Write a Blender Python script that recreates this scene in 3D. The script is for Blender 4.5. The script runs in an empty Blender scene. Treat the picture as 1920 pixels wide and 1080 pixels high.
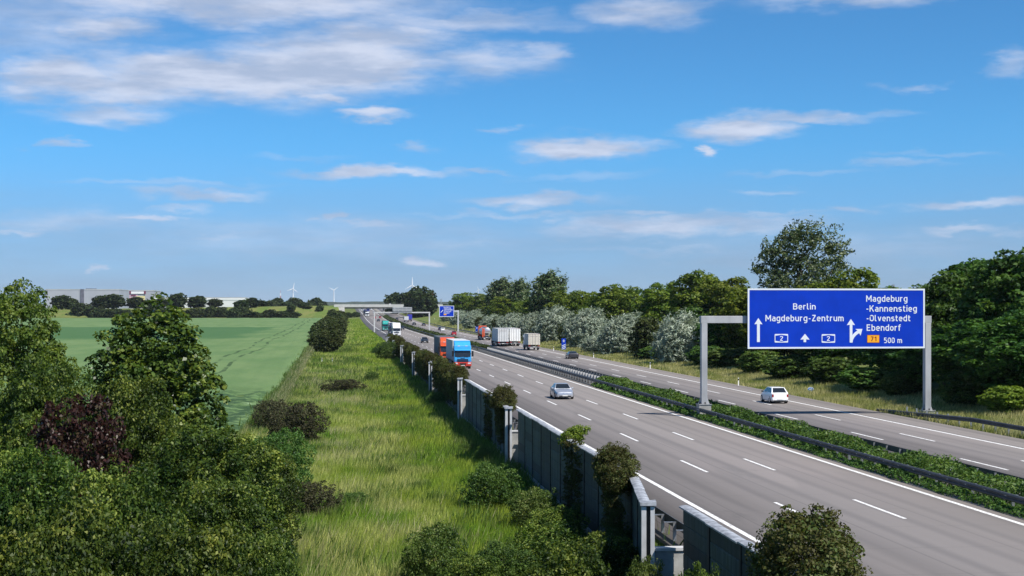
import bpy, math, random
import numpy as np
from mathutils import Vector, Matrix

# ------------------------------------------------------------------ camera, world, sun
SC = bpy.context.scene
COL = SC.collection
CAM_H = 8.52
F_PX = 2732.0                      # focal length in photo pixels (1920 wide)
YAW = math.atan((960 - 642) / F_PX)
HOR = 580.0

cam_d = bpy.data.cameras.new('camera')
cam = bpy.data.objects.new('camera', cam_d)
COL.objects.link(cam)
cam.location = (0, 0, CAM_H)
cam.rotation_euler = (math.pi / 2, 0, -YAW)
cam_d.sensor_width = 36.0
cam_d.lens = F_PX / 1920 * 36
cam_d.shift_y = (HOR - 540) / 1920
cam_d.clip_start = 0.5
cam_d.clip_end = 40000
SC.camera = cam

SUN_TO = Vector((0.52, -0.58, 1.0)).normalized()      # direction towards the sun
SUN_EL = math.asin(SUN_TO.z)
SUN_AZ = math.atan2(SUN_TO.x, SUN_TO.y)
sun_d = bpy.data.lights.new('sun', 'SUN')
sun_d.energy = 5.0
sun_d.angle = math.radians(0.55)
sun_d.color = (1.0, 0.95, 0.87)
sun = bpy.data.objects.new('sun', sun_d)
sun.rotation_euler = SUN_TO.to_track_quat('Z', 'Y').to_euler()
sun.location = (0, 0, 60)
COL.objects.link(sun)

SC.view_settings.view_transform = 'Standard'
SC.view_settings.look = 'None'
SC.view_settings.gamma = 1
SC.view_settings.use_curve_mapping = False
SC.view_settings.exposure = 0.4
SC.render.engine = 'CYCLES'
SC.cycles.max_bounces = 6
SC.cycles.diffuse_bounces = 3
SC.cycles.glossy_bounces = 2
SC.cycles.transmission_bounces = 3
SC.cycles.volume_bounces = 0
SC.cycles.use_denoising = True


def N(nt, typ, loc=None, **kw):
    n = nt.nodes.new('ShaderNode' + typ)
    for k, v in kw.items():
        setattr(n, k, v)
    return n


def S(nt, sock, val):
    """plug a socket or a constant into a socket"""
    if hasattr(val, 'is_output'):
        nt.links.new(val, sock)
    else:
        sock.default_value = val


def M_(nt, op, a, b=0.0, c=0.0, clamp=False):
    n = N(nt, 'Math', operation=op, use_clamp=clamp)
    S(nt, n.inputs[0], a); S(nt, n.inputs[1], b); S(nt, n.inputs[2], c)
    return n.outputs[0]


def MIX(nt, fac, a, b, blend='MIX'):
    n = N(nt, 'Mix', data_type='RGBA', blend_type=blend)
    S(nt, n.inputs[0], fac)
    for s, v in ((n.inputs[6], a), (n.inputs[7], b)):
        S(nt, s, v if hasattr(v, 'is_output') else (*v[:3], 1))
    return n.outputs[2]


def SMOOTH(nt, v, a, b):
    n = N(nt, 'MapRange', interpolation_type='SMOOTHSTEP')
    S(nt, n.inputs[0], v); S(nt, n.inputs[1], a); S(nt, n.inputs[2], b)
    return n.outputs[0]


def NOISE(nt, vec, scale, detail=4.0, rough=0.55, col=False, dist=0.0):
    n = N(nt, 'TexNoise')
    if vec is not None:
        nt.links.new(vec, n.inputs['Vector'])
    n.inputs['Scale'].default_value = scale
    n.inputs['Detail'].default_value = detail
    n.inputs['Roughness'].default_value = rough
    n.inputs['Distortion'].default_value = dist
    return n.outputs[1 if col else 0]


def VSCALE(nt, vec, s, off=(0, 0, 0)):
    n = N(nt, 'VectorMath', operation='MULTIPLY_ADD')
    nt.links.new(vec, n.inputs[0]); n.inputs[1].default_value = s; n.inputs[2].default_value = off
    return n.outputs[0]


# photo clouds: azimuth / elevation of soft banks in the real sky (given as offsets in photo pixels)
CLOUDS = [(40, 60, 300, 110, 0.50), (430, 8, 470, 48, 0.85), (180, 72, 120, 28, 0.75), (420, 152, 330, 52, 1.00), (250, 178, 220, 40, 0.85),
          (620, 120, 240, 62, 1.00), (700, 72, 190, 34, 0.80), (110, 165, 150, 44, 0.85), (620, 182, 60, 14, 0.80),
          (900, 118, 170, 34, 0.60), (820, 42, 330, 24, 0.55), (190, 228, 110, 22, 0.60), (690, 217, 92, 12, 0.75),
          (1105, 278, 128, 25, 1.00), (1385, 250, 115, 22, 0.85), (1500, 230, 150, 13, 0.62), (1322, 287, 22, 10, 0.85),
          (690, 328, 165, 12, 0.85), (370, 367, 135, 12, 0.60), (270, 415, 95, 8, 0.65), (115, 285, 48, 9, 0.62),
          (55, 438, 38, 8, 0.50), (1000, 374, 170, 13, 0.62), (1250, 425, 330, 24, 0.62), (1215, 24, 130, 34, 0.65),
          (1620, 6, 280, 24, 0.60), (1895, 140, 50, 24, 0.50), (1830, 390, 150, 11, 0.62), (790, 488, 45, 11, 0.60),
          (185, 500, 24, 7, 0.60), (600, 445, 520, 46, 0.37), (1600, 470, 420, 40, 0.31), (1215, 398, 60, 6, 0.50),
          (1600, 400, 60, 8, 0.52), (1450, 360, 60, 8, 0.37), (1690, 318, 90, 9, 0.40), (930, 245, 60, 7, 0.44), (880, 320, 90, 7, 0.52), (620, 415, 40, 10, 0.59), (690, 428, 50, 10, 0.52), (1830, 440, 120, 9, 0.49), (420, 440, 120, 10, 0.44), (330, 395, 80, 8, 0.44), (1720, 175, 60, 8, 0.40), (1020, 105, 70, 16, 0.52), (780, 280, 45, 8, 0.44), (160, 420, 180, 26, 0.44), (1000, 400, 300, 7, .4), (1380, 405, 220, 6, .4), (300, 350, 260, 7, .34), (1500, 330, 160, 7, .3), (800, 455, 300, 9, .34), (1250, 470, 260, 8, .32), (500, 470, 260, 8, .3), (1750, 300, 130, 7, .3), (560, 300, 120, 7, .28), (1100, 330, 160, 8, .3), (1640, 225, 120, 8, .34)]

W = bpy.data.worlds.new('World')
SC.world = W
W.use_nodes = True
wt = W.node_tree
wt.nodes.clear()


def build_world(nt):
    sky = N(nt, 'TexSky', sky_type='NISHITA')
    sky.sun_disc = False
    sky.sun_elevation = SUN_EL
    sky.sun_rotation = SUN_AZ
    sky.altitude = 60
    sky.air_density = 0.7
    sky.dust_density = 0.15
    sky.ozone_density = 6.0
    tc = N(nt, 'TexCoord')
    sep = N(nt, 'SeparateXYZ')
    nt.links.new(tc.outputs['Generated'], sep.inputs[0])
    az = M_(nt, 'ARCTAN2', sep.outputs[0], sep.outputs[1])
    el = M_(nt, 'ARCSINE', sep.outputs[2])
    comb = N(nt, 'CombineXYZ')
    nt.links.new(az, comb.inputs[0]); nt.links.new(el, comb.inputs[1])
    ae = comb.outputs[0]
    # ragged outlines: stretch noise along the wind
    wv = VSCALE(nt, ae, (1.0, 3.2, 1.0))
    warp = NOISE(nt, wv, 20.0, 6.0, 0.6, col=True)
    wn = N(nt, 'VectorMath', operation='SUBTRACT'); nt.links.new(warp, wn.inputs[0]); wn.inputs[1].default_value = (.5, .5, .5)
    warped = N(nt, 'VectorMath', operation='MULTIPLY_ADD')
    nt.links.new(wn.outputs[0], warped.inputs[0]); warped.inputs[1].default_value = (.085, .026, 0); nt.links.new(ae, warped.inputs[2])
    p = warped.outputs[0]
    total = None
    for (px, py, rx, ry, w) in CLOUDS:
        a0 = YAW + math.atan((px - 960) / F_PX)
        e0 = math.atan((HOR - py) / F_PX)
        ra, re = rx * 1.25 / F_PX, ry * 1.35 / F_PX
        v = VSCALE(nt, p, (1 / ra, 1 / re, 0), (-a0 / ra, -e0 / re, 0))
        ln = N(nt, 'VectorMath', operation='LENGTH'); nt.links.new(v, ln.inputs[0])
        m = N(nt, 'MapRange', interpolation_type='SMOOTHSTEP')
        nt.links.new(ln.outputs['Value'], m.inputs[0])
        m.inputs[1].default_value = 1.2; m.inputs[2].default_value = 0.1; m.inputs[3].default_value = 0; m.inputs[4].default_value = w
        total = m.outputs[0] if total is None else M_(nt, 'MAXIMUM', total, m.outputs[0])
    # the same kind of cloud carries on over the rest of the sky, as far as the eye could see
    den = M_(nt, 'ADD', M_(nt, 'MAXIMUM', sep.outputs[2], 0.0), 0.12)
    pl = N(nt, 'VectorMath', operation='SCALE'); nt.links.new(tc.outputs['Generated'], pl.inputs[0])
    nt.links.new(M_(nt, 'DIVIDE', 1.0, den), pl.inputs['Scale'])
    plv = VSCALE(nt, pl.outputs[0], (1, 1, 0))
    bank = SMOOTH(nt, NOISE(nt, plv, 0.9, 6.0, .55, dist=.3), .50, .72)
    away = M_(nt, 'MAXIMUM', SMOOTH(nt, el, .225, .29), SMOOTH(nt, M_(nt, 'ABSOLUTE', M_(nt, 'SUBTRACT', az, YAW)), .37, .46))
    total = M_(nt, 'MAXIMUM', total, M_(nt, 'MULTIPLY', M_(nt, 'MULTIPLY', bank, away), M_(nt, 'MULTIPLY', SMOOTH(nt, el, .0, .12), .8)))
    fine = NOISE(nt, VSCALE(nt, ae, (1.0, 4.2, 1.0)), 24.0, 7.0, .62)
    dens = M_(nt, 'MULTIPLY_ADD', M_(nt, 'SUBTRACT', fine, .5), M_(nt, 'MULTIPLY', total, 1.0), total)
    dens = SMOOTH(nt, dens, .04, .92)
    # thin grey veil low over the horizon, all the way round
    veil = M_(nt, 'MULTIPLY', SMOOTH(nt, el, .115, .015), M_(nt, 'MULTIPLY_ADD', NOISE(nt, VSCALE(nt, ae, (1.0, 7.0, 1.0)), 7.0, 5.0, .55), 1.1, -.05))
    # cloud colour: lit white with lilac grey thicker parts
    thick = NOISE(nt, VSCALE(nt, ae, (1.0, 4.5, 1.0), (.3, .0, 0)), 16.0, 5.0, .55)
    cc = MIX(nt, SMOOTH(nt, thick, .36, .66), (.34, .40, .53), (.53, .57, .68))
    # clear sky: physical sky, tinted to the deep polarised blue of the picture
    tint = MIX(nt, SMOOTH(nt, el, .0, .13), (TINT_LOW), (TINT_HIGH))
    sk = MIX(nt, 1.0, sky.outputs[0], tint, 'MULTIPLY')
    bg = N(nt, 'Background'); nt.links.new(sk, bg.inputs[0]); bg.inputs[1].default_value = SKY_STRENGTH
    bc = N(nt, 'Background'); nt.links.new(cc, bc.inputs[0]); bc.inputs[1].default_value = 1.0
    bv = N(nt, 'Background'); bv.inputs[0].default_value = (.205, .285, .40, 1); bv.inputs[1].default_value = 1.0
    mv = N(nt, 'MixShader'); nt.links.new(M_(nt, 'MULTIPLY', veil, .95, clamp=True), mv.inputs[0]); nt.links.new(bg.outputs[0], mv.inputs[1]); nt.links.new(bv.outputs[0], mv.inputs[2])
    ms = N(nt, 'MixShader')
    nt.links.new(M_(nt, 'MULTIPLY', dens, .9), ms.inputs[0]); nt.links.new(mv.outputs[0], ms.inputs[1]); nt.links.new(bc.outputs[0], ms.inputs[2])
    out = N(nt, 'OutputWorld'); nt.links.new(ms.outputs[0], out.inputs[0])


TINT_LOW, TINT_HIGH = (.72, .93, 1.27), (.68, 1.37, 1.60)
SKY_STRENGTH = 0.066
build_world(wt)

# ------------------------------------------------------------------ helpers
CT, ST = math.cos(YAW), math.sin(YAW)


def P(px, py, z=0.0):
    """point of the photo that lies at height z -> road coordinates (X right, Y along the motorway)"""
    zc = (CAM_H - z) * F_PX / (py - HOR)
    xc = (px - 960) / F_PX * zc
    return (xc * CT + zc * ST, -xc * ST + zc * CT)


def PD(px, zc):
    xc = (px - 960) / F_PX * zc
    return (xc * CT + zc * ST, -xc * ST + zc * CT)


def PX(px, Y):
    """lateral position of a photo column at the cross section Y"""
    return Y * math.tan(YAW + math.atan((px - 960) / F_PX))


def ZH(py, zc):
    return CAM_H - (py - HOR) * zc / F_PX


def tag(o, label=None, cat=None, group=None, kind=None):
    if label: o['label'] = label
    if cat: o['category'] = cat
    if group: o['group'] = group
    if kind: o['kind'] = kind
    return o


def empty(name, loc=(0, 0, 0), rz=0.0, label=None, cat=None, group=None):
    o = bpy.data.objects.new(name, None)
    o.empty_display_size = 0.3
    COL.objects.link(o)
    o.location = loc
    o.rotation_euler = (0, 0, rz)
    return tag(o, label, cat, group)


def link(name, me, parent=None, m=None):
    o = bpy.data.objects.new(name, me)
    COL.objects.link(o)
    if parent is not None: o.parent = parent
    if m is not None and len(me.materials) == 0: me.materials.append(m)
    return o


def dup(root, loc, rz=0.0, sc=1.0, label=None, group=None):
    r = root.copy(); COL.objects.link(r)
    r.location = loc; r.rotation_euler = (0, 0, rz)
    r.scale = (sc, sc, sc) if not isinstance(sc, tuple) else sc
    if label: r['label'] = label
    if group: r['group'] = group
    for ch in root.children:
        c = ch.copy(); COL.objects.link(c); c.parent = r
        for g in ch.children:
            d = g.copy(); COL.objects.link(d); d.parent = c
    return r


def np_mesh(name, v, f, m=None, smooth=False):
    """mesh from numpy verts (n,3) and faces (k,3 or 4), quick for large counts"""
    me = bpy.data.meshes.new(name)
    v = np.asarray(v, dtype=np.float32); f = np.asarray(f, dtype=np.int32)
    k = f.shape[1]
    me.vertices.add(len(v)); me.vertices.foreach_set('co', v.ravel())
    me.loops.add(f.size); me.loops.foreach_set('vertex_index', f.ravel())
    me.polygons.add(len(f))
    me.polygons.foreach_set('loop_start', np.arange(0, f.size, k, dtype=np.int32))
    me.update(calc_edges=True)
    if smooth: me.polygons.foreach_set('use_smooth', np.ones(len(f), dtype=bool))
    if m: me.materials.append(m)
    return me


class MB:
    def __init__(s): s.v, s.f = [], []

    def add(s, vs, fs):
        b = len(s.v); s.v += [tuple(v) for v in vs]; s.f += [tuple(b + i for i in f) for f in fs]; return s

    def box(s, c, d, rz=0.0, taper=1.0, rx=0.0):
        x, y, z = d[0] / 2, d[1] / 2, d[2] / 2
        vs = [(-x, -y, -z), (x, -y, -z), (x, y, -z), (-x, y, -z), (-x * taper, -y * taper, z), (x * taper, -y * taper, z), (x * taper, y * taper, z), (-x * taper, y * taper, z)]
        R = Matrix.Rotation(rz, 3, 'Z') @ Matrix.Rotation(rx, 3, 'X')
        return s.add([R @ Vector(v) + Vector(c) for v in vs], [(0, 3, 2, 1), (4, 5, 6, 7), (0, 1, 5, 4), (1, 2, 6, 5), (2, 3, 7, 6), (3, 0, 4, 7)])

    def bb(s, x0, x1, y0, y1, z0, z1):
        return s.box(((x0 + x1) / 2, (y0 + y1) / 2, (z0 + z1) / 2), (abs(x1 - x0), abs(y1 - y0), abs(z1 - z0)))

    def tube(s, a, b, r0, r1=None, n=8, cap=True):
        r1 = r0 if r1 is None else r1
        a, b = Vector(a), Vector(b); d = (b - a).normalized()
        u = d.orthogonal().normalized(); w = d.cross(u)
        vs = []
        for p, r in ((a, r0), (b, r1)):
            for i in range(n):
                t = 2 * math.pi * i / n
                vs.append(p + u * (r * math.cos(t)) + w * (r * math.sin(t)))
        fs = [(i, (i + 1) % n, n + (i + 1) % n, n + i) for i in range(n)]
        if cap: fs += [tuple(range(n - 1, -1, -1)), tuple(range(n, 2 * n))]
        return s.add(vs, fs)

    def prism(s, poly, axis, a, b):
        """extrude a 2-D polygon along axis 'x','y','z' from a to b"""
        n = len(poly)
        def q(p, t): return (t, p[0], p[1]) if axis == 'x' else ((p[0], t, p[1]) if axis == 'y' else (p[0], p[1], t))
        vs = [q(p, a) for p in poly] + [q(p, b) for p in poly]
        return s.add(vs, [tuple(range(n - 1, -1, -1)), tuple(range(n, 2 * n))] + [(i, (i + 1) % n, n + (i + 1) % n, n + i) for i in range(n)])

    def loft(s, rings, closed=True, cap=True):
        n = len(rings[0]); vs = [p for r in rings for p in r]; fs = []
        for k in range(len(rings) - 1):
            for i in range(n if closed else n - 1):
                j = (i + 1) % n
                fs.append((k * n + i, k * n + j, (k + 1) * n + j, (k + 1) * n + i))
        if cap and closed: fs += [tuple(range(n - 1, -1, -1)), tuple(range((len(rings) - 1) * n, len(rings) * n))]
        return s.add(vs, fs)

    def quad(s, *p): return s.add(p, [tuple(range(len(p)))])

    def mesh(s, name, m=None, smooth=None):
        me = bpy.data.meshes.new(name)
        me.from_pydata(s.v, [], s.f)
        import bmesh
        bm = bmesh.new(); bm.from_mesh(me); bmesh.ops.recalc_face_normals(bm, faces=bm.faces); bm.to_mesh(me); bm.free()
        if smooth is not None:
            me.polygons.foreach_set('use_smooth', [True] * len(me.polygons))
            me.set_sharp_from_angle(angle=math.radians(smooth))
        if m: me.materials.append(m)
        return me

    def build(s, name, m, parent=None, smooth=None, bev=0.0):
        o = link(name, s.mesh(name, m, smooth), parent)
        if bev:
            md = o.modifiers.new('bevel', 'BEVEL'); md.width = bev; md.segments = 2; md.limit_method = 'ANGLE'; md.angle_limit = math.radians(40)
        return o


# ------------------------------------------------------------------ materials
def new_mat(name):
    m = bpy.data.materials.new(name); m.use_nodes = True
    nt = m.node_tree; b = nt.nodes['Principled BSDF']
    return m, nt, b


def mat(name, col, rough=0.6, metal=0.0, var=0.12, scale=3.0, spec=0.4, coat=0.0, bump=0.0, obj=True, stretch=(1, 1, 1)):
    """plain coloured stuff with a little mottling"""
    m, nt, b = new_mat(name)
    b.inputs['Roughness'].default_value = rough
    b.inputs['Metallic'].default_value = metal
    b.inputs['Specular IOR Level'].default_value = spec
    b.inputs['Coat Weight'].default_value = coat
    tc = N(nt, 'TexCoord') if obj else N(nt, 'NewGeometry')
    vec = VSCALE(nt, tc.outputs['Object' if obj else 'Position'], stretch)
    n = NOISE(nt, vec, scale, 5.0, .6)
    dark = tuple(c * (1 - var * 1.6) for c in col); lite = tuple(min(1, c * (1 + var)) for c in col)
    c = MIX(nt, SMOOTH(nt, n, .3, .7), dark, lite)
    nt.links.new(c, b.inputs['Base Color'])
    if var:
        nt.links.new(M_(nt, 'MULTIPLY_ADD', n, .25, rough - .12), b.inputs['Roughness'])
    if bump:
        bp = N(nt, 'Bump'); bp.inputs['Strength'].default_value = bump; bp.inputs['Distance'].default_value = .02
        nt.links.new(NOISE(nt, vec, scale * 8, 4.0, .6), bp.inputs['Height']); nt.links.new(bp.outputs[0], b.inputs['Normal'])
    return m


def leaf_mat(name, cols, trans=0.35, rough=0.5, spec=0.5, huev=0.03, tcol=None, big=0.0):
    m, nt, b = new_mat(name)
    g = N(nt, 'NewGeometry'); oi = N(nt, 'ObjectInfo')
    ramp = N(nt, 'ValToRGB'); cr = ramp.color_ramp
    while len(cr.elements) < len(cols): cr.elements.new(.5)
    for i, c in enumerate(cols):
        cr.elements[i].position = i / (len(cols) - 1); cr.elements[i].color = (*c, 1)
    fac = g.outputs['Random Per Island']
    if big:
        fac = M_(nt, 'ADD', M_(nt, 'MULTIPLY', fac, .55), M_(nt, 'MULTIPLY', SMOOTH(nt, NOISE(nt, g.outputs['Position'], big, 3.0), .32, .68), .45))
    nt.links.new(fac, ramp.inputs[0])
    hs = N(nt, 'HueSaturation')
    nt.links.new(M_(nt, 'MULTIPLY_ADD', oi.outputs['Random'], huev, .5 - huev / 2), hs.inputs['Hue'])
    nt.links.new(M_(nt, 'MULTIPLY_ADD', oi.outputs['Random'], .3, .85), hs.inputs['Value'])
    nt.links.new(ramp.outputs[0], hs.inputs['Color'])
    c = hs.outputs[0]
    nt.links.new(c, b.inputs['Base Color'])
    b.inputs['Roughness'].default_value = rough
    b.inputs['Specular IOR Level'].default_value = spec * .45
    tr = N(nt, 'BsdfTranslucent')
    nt.links.new(MIX(nt, 1.0, c, tcol or (1.25, 1.25, .55), 'MULTIPLY'), tr.inputs[0])
    ms = N(nt, 'MixShader'); ms.inputs[0].default_value = trans
    out = nt.nodes['Material Output']
    nt.links.new(b.outputs[0], ms.inputs[1]); nt.links.new(tr.outputs[0], ms.inputs[2]); nt.links.new(ms.outputs[0], out.inputs[0])
    return m


def pos(nt): return N(nt, 'NewGeometry').outputs['Position']


def asphalt_mat():
    m, nt, b = new_mat('motorway_surface')
    p = pos(nt); sep = N(nt, 'SeparateXYZ'); nt.links.new(p, sep.inputs[0])
    strip = NOISE(nt, VSCALE(nt, p, (1.0, .012, 0)), .55, 4.0, .6)          # long wheel tracks and paver strips
    patch = NOISE(nt, VSCALE(nt, p, (.09, .02, 0)), 1.0, 3.0, .5)
    grit = NOISE(nt, p, 9.0, 6.0, .7)
    c = MIX(nt, SMOOTH(nt, strip, .3, .7), (.190, .170, .160), (.232, .208, .196))
    c = MIX(nt, M_(nt, 'MULTIPLY', SMOOTH(nt, patch, .45, .7), .6), c, (.238, .208, .199))
    c = MIX(nt, M_(nt, 'MULTIPLY', SMOOTH(nt, grit, .2, .8), .35), c, (.155, .146, .143))
    lanes = M_(nt, 'FRACT', M_(nt, 'DIVIDE', M_(nt, 'ADD', sep.outputs[0], 2.5), 3.75))
    trk = M_(nt, 'ABSOLUTE', M_(nt, 'SUBTRACT', M_(nt, 'ABSOLUTE', M_(nt, 'SUBTRACT', lanes, .5)), .24))
    c = MIX(nt, M_(nt, 'MULTIPLY', SMOOTH(nt, trk, .13, .0), M_(nt, 'MULTIPLY_ADD', strip, .8, .05)), c, (.120, .110, .107))
    seam = M_(nt, 'LESS_THAN', M_(nt, 'ABSOLUTE', M_(nt, 'SUBTRACT', lanes, .02)), .008)
    c = MIX(nt, M_(nt, 'MULTIPLY', seam, .5), c, (.08, .075, .072))
    rep = NOISE(nt, VSCALE(nt, p, (.26, .011, 0), (3, 1, 0)), 1.0, 1.0, .4)
    c = MIX(nt, M_(nt, 'MULTIPLY', SMOOTH(nt, rep, .585, .60), .22), c, (.12, .112, .11))
    c = MIX(nt, M_(nt, 'MULTIPLY', SMOOTH(nt, rep, .41, .395), .25), c, (.26, .235, .225))
    # cross joints of the concrete slabs and long joints
    fr = M_(nt, 'FRACT', M_(nt, 'DIVIDE', sep.outputs[1], 5.0))
    jt = M_(nt, 'LESS_THAN', fr, .012)
    c = MIX(nt, M_(nt, 'MULTIPLY', jt, .35), c, (.10, .095, .09))
    blot = NOISE(nt, VSCALE(nt, p, (1, .25, 0)), .35, 6.0, .7)
    c = MIX(nt, M_(nt, 'MULTIPLY', SMOOTH(nt, blot, .57, .72), .45), c, (.13, .123, .12))
    nt.links.new(c, b.inputs['Base Color']); b.inputs['Roughness'].default_value = .8
    b.inputs['Specular IOR Level'].default_value = .25
    bp = N(nt, 'Bump'); bp.inputs['Strength'].default_value = .25; bp.inputs['Distance'].default_value = .01
    nt.links.new(NOISE(nt, p, 40.0, 3.0), bp.inputs['Height']); nt.links.new(bp.outputs[0], b.inputs['Normal'])
    return m


def paint_mat():
    m, nt, b = new_mat('road_paint')
    p = pos(nt)
    wear = NOISE(nt, VSCALE(nt, p, (1, .4, 1)), 7.0, 6.0, .7)
    c = MIX(nt, SMOOTH(nt, wear, .34, .52), (.42, .40, .38), (.78, .77, .75))
    nt.links.new(c, b.inputs['Base Color']); b.inputs['Roughness'].default_value = .6
    return m


def ground_mat(name, a, b_, c_, s1=.12, s2=1.4):
    m, nt, b = new_mat(name)
    p = pos(nt)
    n1 = NOISE(nt, p, s1, 5.0, .6); n2 = NOISE(nt, p, s2, 5.0, .65)
    c = MIX(nt, SMOOTH(nt, n1, .36, .64), a, b_)
    c = MIX(nt, M_(nt, 'MULTIPLY', SMOOTH(nt, n2, .45, .75), .7), c, c_)
    nt.links.new(c, b.inputs['Base Color']); b.inputs['Roughness'].default_value = .95; b.inputs['Specular IOR Level'].default_value = .1
    bp = N(nt, 'Bump'); bp.inputs['Strength'].default_value = .8; bp.inputs['Distance'].default_value = .15
    nt.links.new(NOISE(nt, p, 6.0, 5.0), bp.inputs['Height']); nt.links.new(bp.outputs[0], b.inputs['Normal'])
    return m


def crop_mat():
    m, nt, b = new_mat('wheat_crop')
    p = pos(nt); sep = N(nt, 'SeparateXYZ'); nt.links.new(p, sep.inputs[0])
    X, Y = sep.outputs[0], sep.outputs[1]
    n1 = NOISE(nt, VSCALE(nt, p, (.5, .12, 0)), .22, 4.0, .55)
    c = MIX(nt, SMOOTH(nt, n1, .3, .7), (.102, .175, .064), (.143, .212, .084))
    # a darker green block with soft edges, far out on the left
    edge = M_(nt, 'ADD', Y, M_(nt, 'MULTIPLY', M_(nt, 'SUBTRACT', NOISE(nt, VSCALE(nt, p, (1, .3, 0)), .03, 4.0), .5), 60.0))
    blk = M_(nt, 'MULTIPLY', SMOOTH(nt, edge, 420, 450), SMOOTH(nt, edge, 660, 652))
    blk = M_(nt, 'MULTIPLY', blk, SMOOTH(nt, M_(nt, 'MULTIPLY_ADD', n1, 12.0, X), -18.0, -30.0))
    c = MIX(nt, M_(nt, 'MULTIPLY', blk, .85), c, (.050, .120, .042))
    # rows, and two tractor lines running across the field
    rows = M_(nt, 'SINE', M_(nt, 'MULTIPLY', M_(nt, 'ADD', X, M_(nt, 'MULTIPLY', Y, .02)), 2.1))
    c = MIX(nt, M_(nt, 'MULTIPLY', SMOOTH(nt, rows, .2, 1.0), .10), c, (.07, .13, .05))
    fine = NOISE(nt, VSCALE(nt, p, (1.4, .35, 0)), 1.6, 5.0, .7)
    c = MIX(nt, M_(nt, 'MULTIPLY', SMOOTH(nt, fine, .46, .7), .32), c, (.085, .155, .07))
    fold = NOISE(nt, VSCALE(nt, p, (.5, .9, 0)), .55, 5.0, .7)
    lodged = M_(nt, 'MULTIPLY', M_(nt, 'MULTIPLY', SMOOTH(nt, Y, 192, 176), SMOOTH(nt, fold, .44, .54)), .85)
    c = MIX(nt, lodged, c, (.028, .062, .028))
    pale = M_(nt, 'MULTIPLY', M_(nt, 'MULTIPLY', SMOOTH(nt, Y, 178, 166), SMOOTH(nt, fold, .42, .34)), .9)
    c = MIX(nt, pale, c, (.24, .33, .20))
    wob = M_(nt, 'MULTIPLY', M_(nt, 'SUBTRACT', NOISE(nt, p, .02, 2.0), .5), 5.0)
    # centre line of the wheelings, parallel to the motorway
    cx = M_(nt, 'ADD', wob, -20.5)
    d = M_(nt, 'ABSOLUTE', M_(nt, 'SUBTRACT', X, cx))
    tr = M_(nt, 'LESS_THAN', M_(nt, 'ABSOLUTE', M_(nt, 'SUBTRACT', d, 1.5)), .33)
    gaps = SMOOTH(nt, NOISE(nt, VSCALE(nt, p, (.3, .3, 0)), .28, 4.0, .7), .40, .55)
    c = MIX(nt, M_(nt, 'MULTIPLY', M_(nt, 'MULTIPLY', tr, gaps), .85), c, (.035, .065, .025))
    nt.links.new(c, b.inputs['Base Color']); b.inputs['Roughness'].default_value = .9; b.inputs['Specular IOR Level'].default_value = .1
    bp = N(nt, 'Bump'); bp.inputs['Strength'].default_value = .5; bp.inputs['Distance'].default_value = .2
    nt.links.new(fine, bp.inputs['Height']); nt.links.new(bp.outputs[0], b.inputs['Normal'])
    return m


ASPHALT = asphalt_mat()
PAINT = paint_mat()
G_MEADOW = ground_mat('meadow_ground', (.10, .15, .035), (.16, .17, .055), (.08, .11, .03))
G_VERGE = ground_mat('verge_ground', (.13, .15, .04), (.19, .18, .07), (.09, .11, .03))
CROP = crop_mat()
STEEL = mat('galvanised_steel', (.33, .335, .34), .45, .7, .15, 4.0)
RAILM = mat('weathered_rail_steel', (.075, .076, .08), .55, .3, .25, 2.0)
CONC = mat('concrete', (.34, .335, .32), .85, 0, .16, 1.6, bump=.3)
CONC_L = mat('pale_concrete', (.50, .50, .50), .8, 0, .10, 1.5, bump=.2)
POSTM = mat('light_grey_post', (.52, .53, .55), .5, .1, .08, 2.0)
GANTRY = mat('grey_painted_steel', (.37, .375, .39), .5, .1, .12, .9, stretch=(1, 1, .4))


def plank_mat(name, col, moss):
    m, nt, s = new_mat(name)
    p = pos(nt)
    streak = NOISE(nt, VSCALE(nt, p, (2.5, 2.5, .22)), 1.6, 6.0, .65)      # rain streaks run down the wall
    blot = NOISE(nt, p, .7, 6.0, .65); oi = N(nt, 'ObjectInfo')
    c = MIX(nt, SMOOTH(nt, streak, .32, .70), tuple(v * .45 for v in col), tuple(v * 1.35 for v in col))
    c = MIX(nt, M_(nt, 'MULTIPLY', SMOOTH(nt, blot, .45, .68), .75), c, moss)
    c = MIX(nt, M_(nt, 'MULTIPLY', oi.outputs['Random'], .35), c, tuple(v * .4 for v in col))
    nt.links.new(c, s.inputs['Base Color']); s.inputs['Roughness'].default_value = .75
    bp = N(nt, 'Bump'); bp.inputs['Strength'].default_value = .5; bp.inputs['Distance'].default_value = .02
    nt.links.new(NOISE(nt, p, 12.0, 5.0, .65), bp.inputs['Height']); nt.links.new(bp.outputs[0], s.inputs['Normal'])
    return m


PLANK = plank_mat('teal_grey_barrier_plank', (.052, .080, .076), (.028, .042, .018))
PLANK2 = plank_mat('dark_barrier_plank', (.026, .036, .036), (.020, .028, .014))
DARKPOST = mat('dark_barrier_post', (.02, .022, .025), .6, .2, .15, 2.0)
CAPM = mat('barrier_cap', (.34, .355, .385), .6, .1, .32, 2.2)
BARK = mat('bark', (.085, .062, .045), .9, 0, .3, 6.0, bump=.8)
BLACK = mat('black_plastic', (.012, .012, .013), .5, 0, .2)
RUBBER = mat('tyre_rubber', (.018, .018, .018), .85, 0, .2, 6)
RIM = mat('alloy_rim', (.5, .5, .52), .35, .8, .08)
GLASS = mat('tinted_car_glass', (.016, .020, .024), .08, 0, 0, spec=.8)
LAMP = mat('headlamp_glass', (.75, .76, .78), .15, .3, .05)
TAIL = mat('tail_lamp_red', (.30, .012, .012), .25, 0, .1)
PLATE = mat('number_plate', (.72, .72, .70), .5, 0, .03)
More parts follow.
